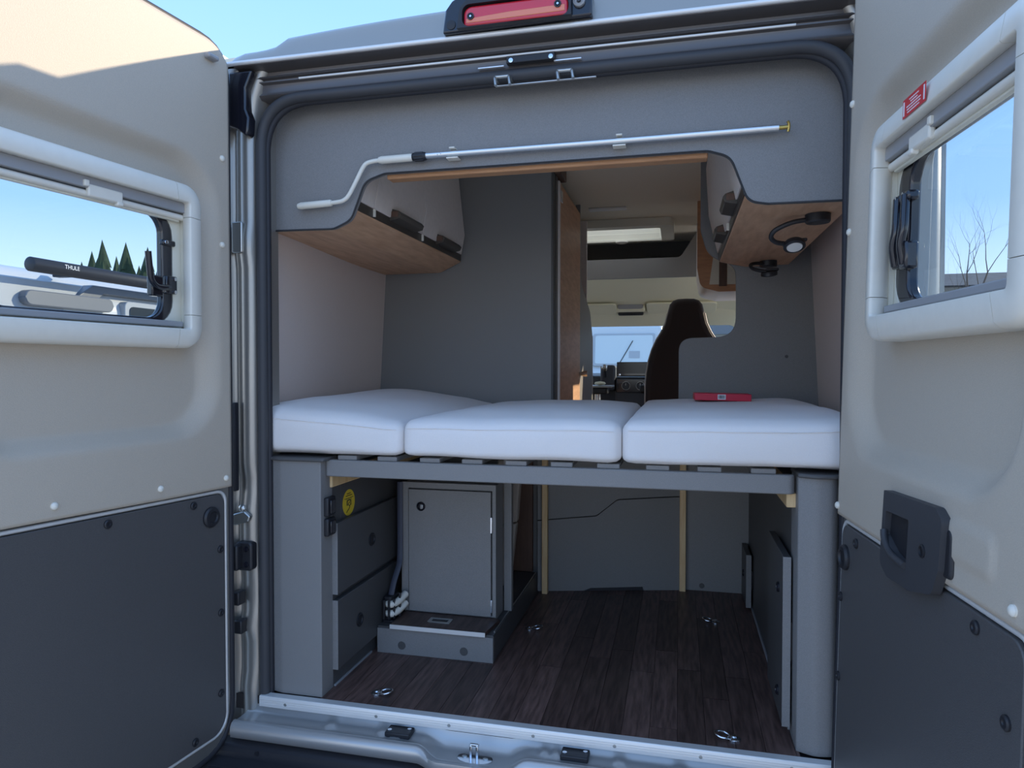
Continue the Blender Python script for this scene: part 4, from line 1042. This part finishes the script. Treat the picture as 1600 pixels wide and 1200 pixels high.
for x in (-2.0, -.2): box('wheel', x-.1, x+.1, 18.2, 18.8, -.62, -.05, 'black_plastic', mh, bevel=.08)

# building with dark roof on the right, a hall ahead
b1 = thing('house', 'low building with a dark pitched roof right of the van', 'building', (13, 29, -.62))
prism('walls', [(25, -.62), (33, -.62), (33, 3.75), (25, 3.75)], 'x', 8.2, 30, 'facade', b1, bevel=0)
rf_ = prism('roof', [(24.4, 3.75), (29, 4.7), (33.6, 3.75)], 'x', 7.8, 30.4, 'roof_tile', b1, bevel=0)
for x in (9.5, 12.5, 15.5): prism('window', [(x, .9), (x+1.3, .9), (x+1.3, 2.4), (x, 2.4)], 'y', 24.93, 25.05, 'camper_window', b1, bevel=0)
b2 = thing('hall', 'long grey hall beyond the passenger side window', 'building', (4, 32, -.62))
prism('walls', [(.6, -.62), (7.2, -.62), (7.2, 2.5), (.6, 2.5)], 'y', 31, 38, 'facade', b2, bevel=0)
prism('roof', [(.3, 2.5), (7.5, 2.5), (7.5, 3.0), (.3, 3.0)], 'y', 30.6, 38.4, 'camper_grey', b2, bevel=0)
for x in (1.2, 3.2, 5.2): prism('gate', [(x, -.6), (x+1.5, -.6), (x+1.5, 1.9), (x, 1.9)], 'y', 30.93, 31.05, 'camper_pale', b2, bevel=0)

# bare tree on the right
bt = thing('bare_tree', 'leafless tree seen through the right door window', 'tree', (6.9, 16, -.62))
bm = bmesh.new(); rnd = random.Random(11)
def branch(p, d, ln, r, lvl):
    q = p; pts = [p]; rr = [r]
    for k in range(3):
        d = (d + Vector((rnd.uniform(-.16, .16), rnd.uniform(-.16, .16), rnd.uniform(.0, .2)))).normalized()
        q = q + d*ln/3; pts.append(q); rr.append(r*(1-.2*(k+1)))
    b_tube(pts, rr, 6 if lvl < 2 else 4, bm=bm)
    if lvl < 5:
        n = 4 if lvl == 0 else 3
        for k in range(n):
            a = rnd.uniform(0, 6.28); sp = rnd.uniform(.35, .85)
            s = d.orthogonal().normalized(); s = (Matrix.Rotation(a, 3, d) @ s)
            branch(pts[-1] if k < 2 else pts[2], (d + s*sp).normalized(), ln*rnd.uniform(.55, .72), rr[-1]*.78, lvl+1)
branch(Vector((6.9, 16, -.62)), Vector((0, 0, 1)), 2.35, .13, 0)
obj('branches', bm, 'bark', bt, smooth=True)

# wooded hillside far left
ORD = ['first', 'second', 'third', 'fourth', 'fifth', 'sixth', 'seventh', 'eighth', 'ninth', 'tenth', 'eleventh', 'twelfth']
def conifer(x, y, h, k):
    bm = bmesh.new(); rnd = random.Random(k); n = 13
    for i in range(n):
        t = i/n; z = h*(.12 + .88*t); r = h*.21*(1-t)**.75 + .35; seg = 14
        c = bm.verts.new((x, y, z + h*.20)); ring_ = [bm.verts.new((x + r*rnd.uniform(.5, 1.2)*math.cos(2*math.pi*q/seg), y + r*rnd.uniform(.65, 1.2)*math.sin(2*math.pi*q/seg), z - h*.04*rnd.random())) for q in range(seg)]
        for q in range(seg): bm.faces.new((ring_[q], ring_[(q+1) % seg], c))
    T = thing('conifer', '%s dark conifer from the left in the row of trees on the skyline' % ORD[k], 'tree', (x, y, 0), 'conifers on the skyline')
    obj('foliage', bm, 'conifer', T)
    obj('trunk', b_tube([(x, y, -1), (x, y, h*.5)], [.22, .12], 6), 'bark', T)
xs_ = random.Random(5)
spots = []
for k in range(12):
    t = k/11
    spots.append((-62 + (k % 3 - 1)*6.0, (60.5 + t*12.5)*(1 - (k % 3 - 1)*.095), 12.0 + xs_.uniform(-1.2, .7)))
spots.sort(key=lambda p: (p[1] + 1.8)/abs(p[0] - .39))
for k, (x, y, h) in enumerate(spots): conifer(x, y, h, k)
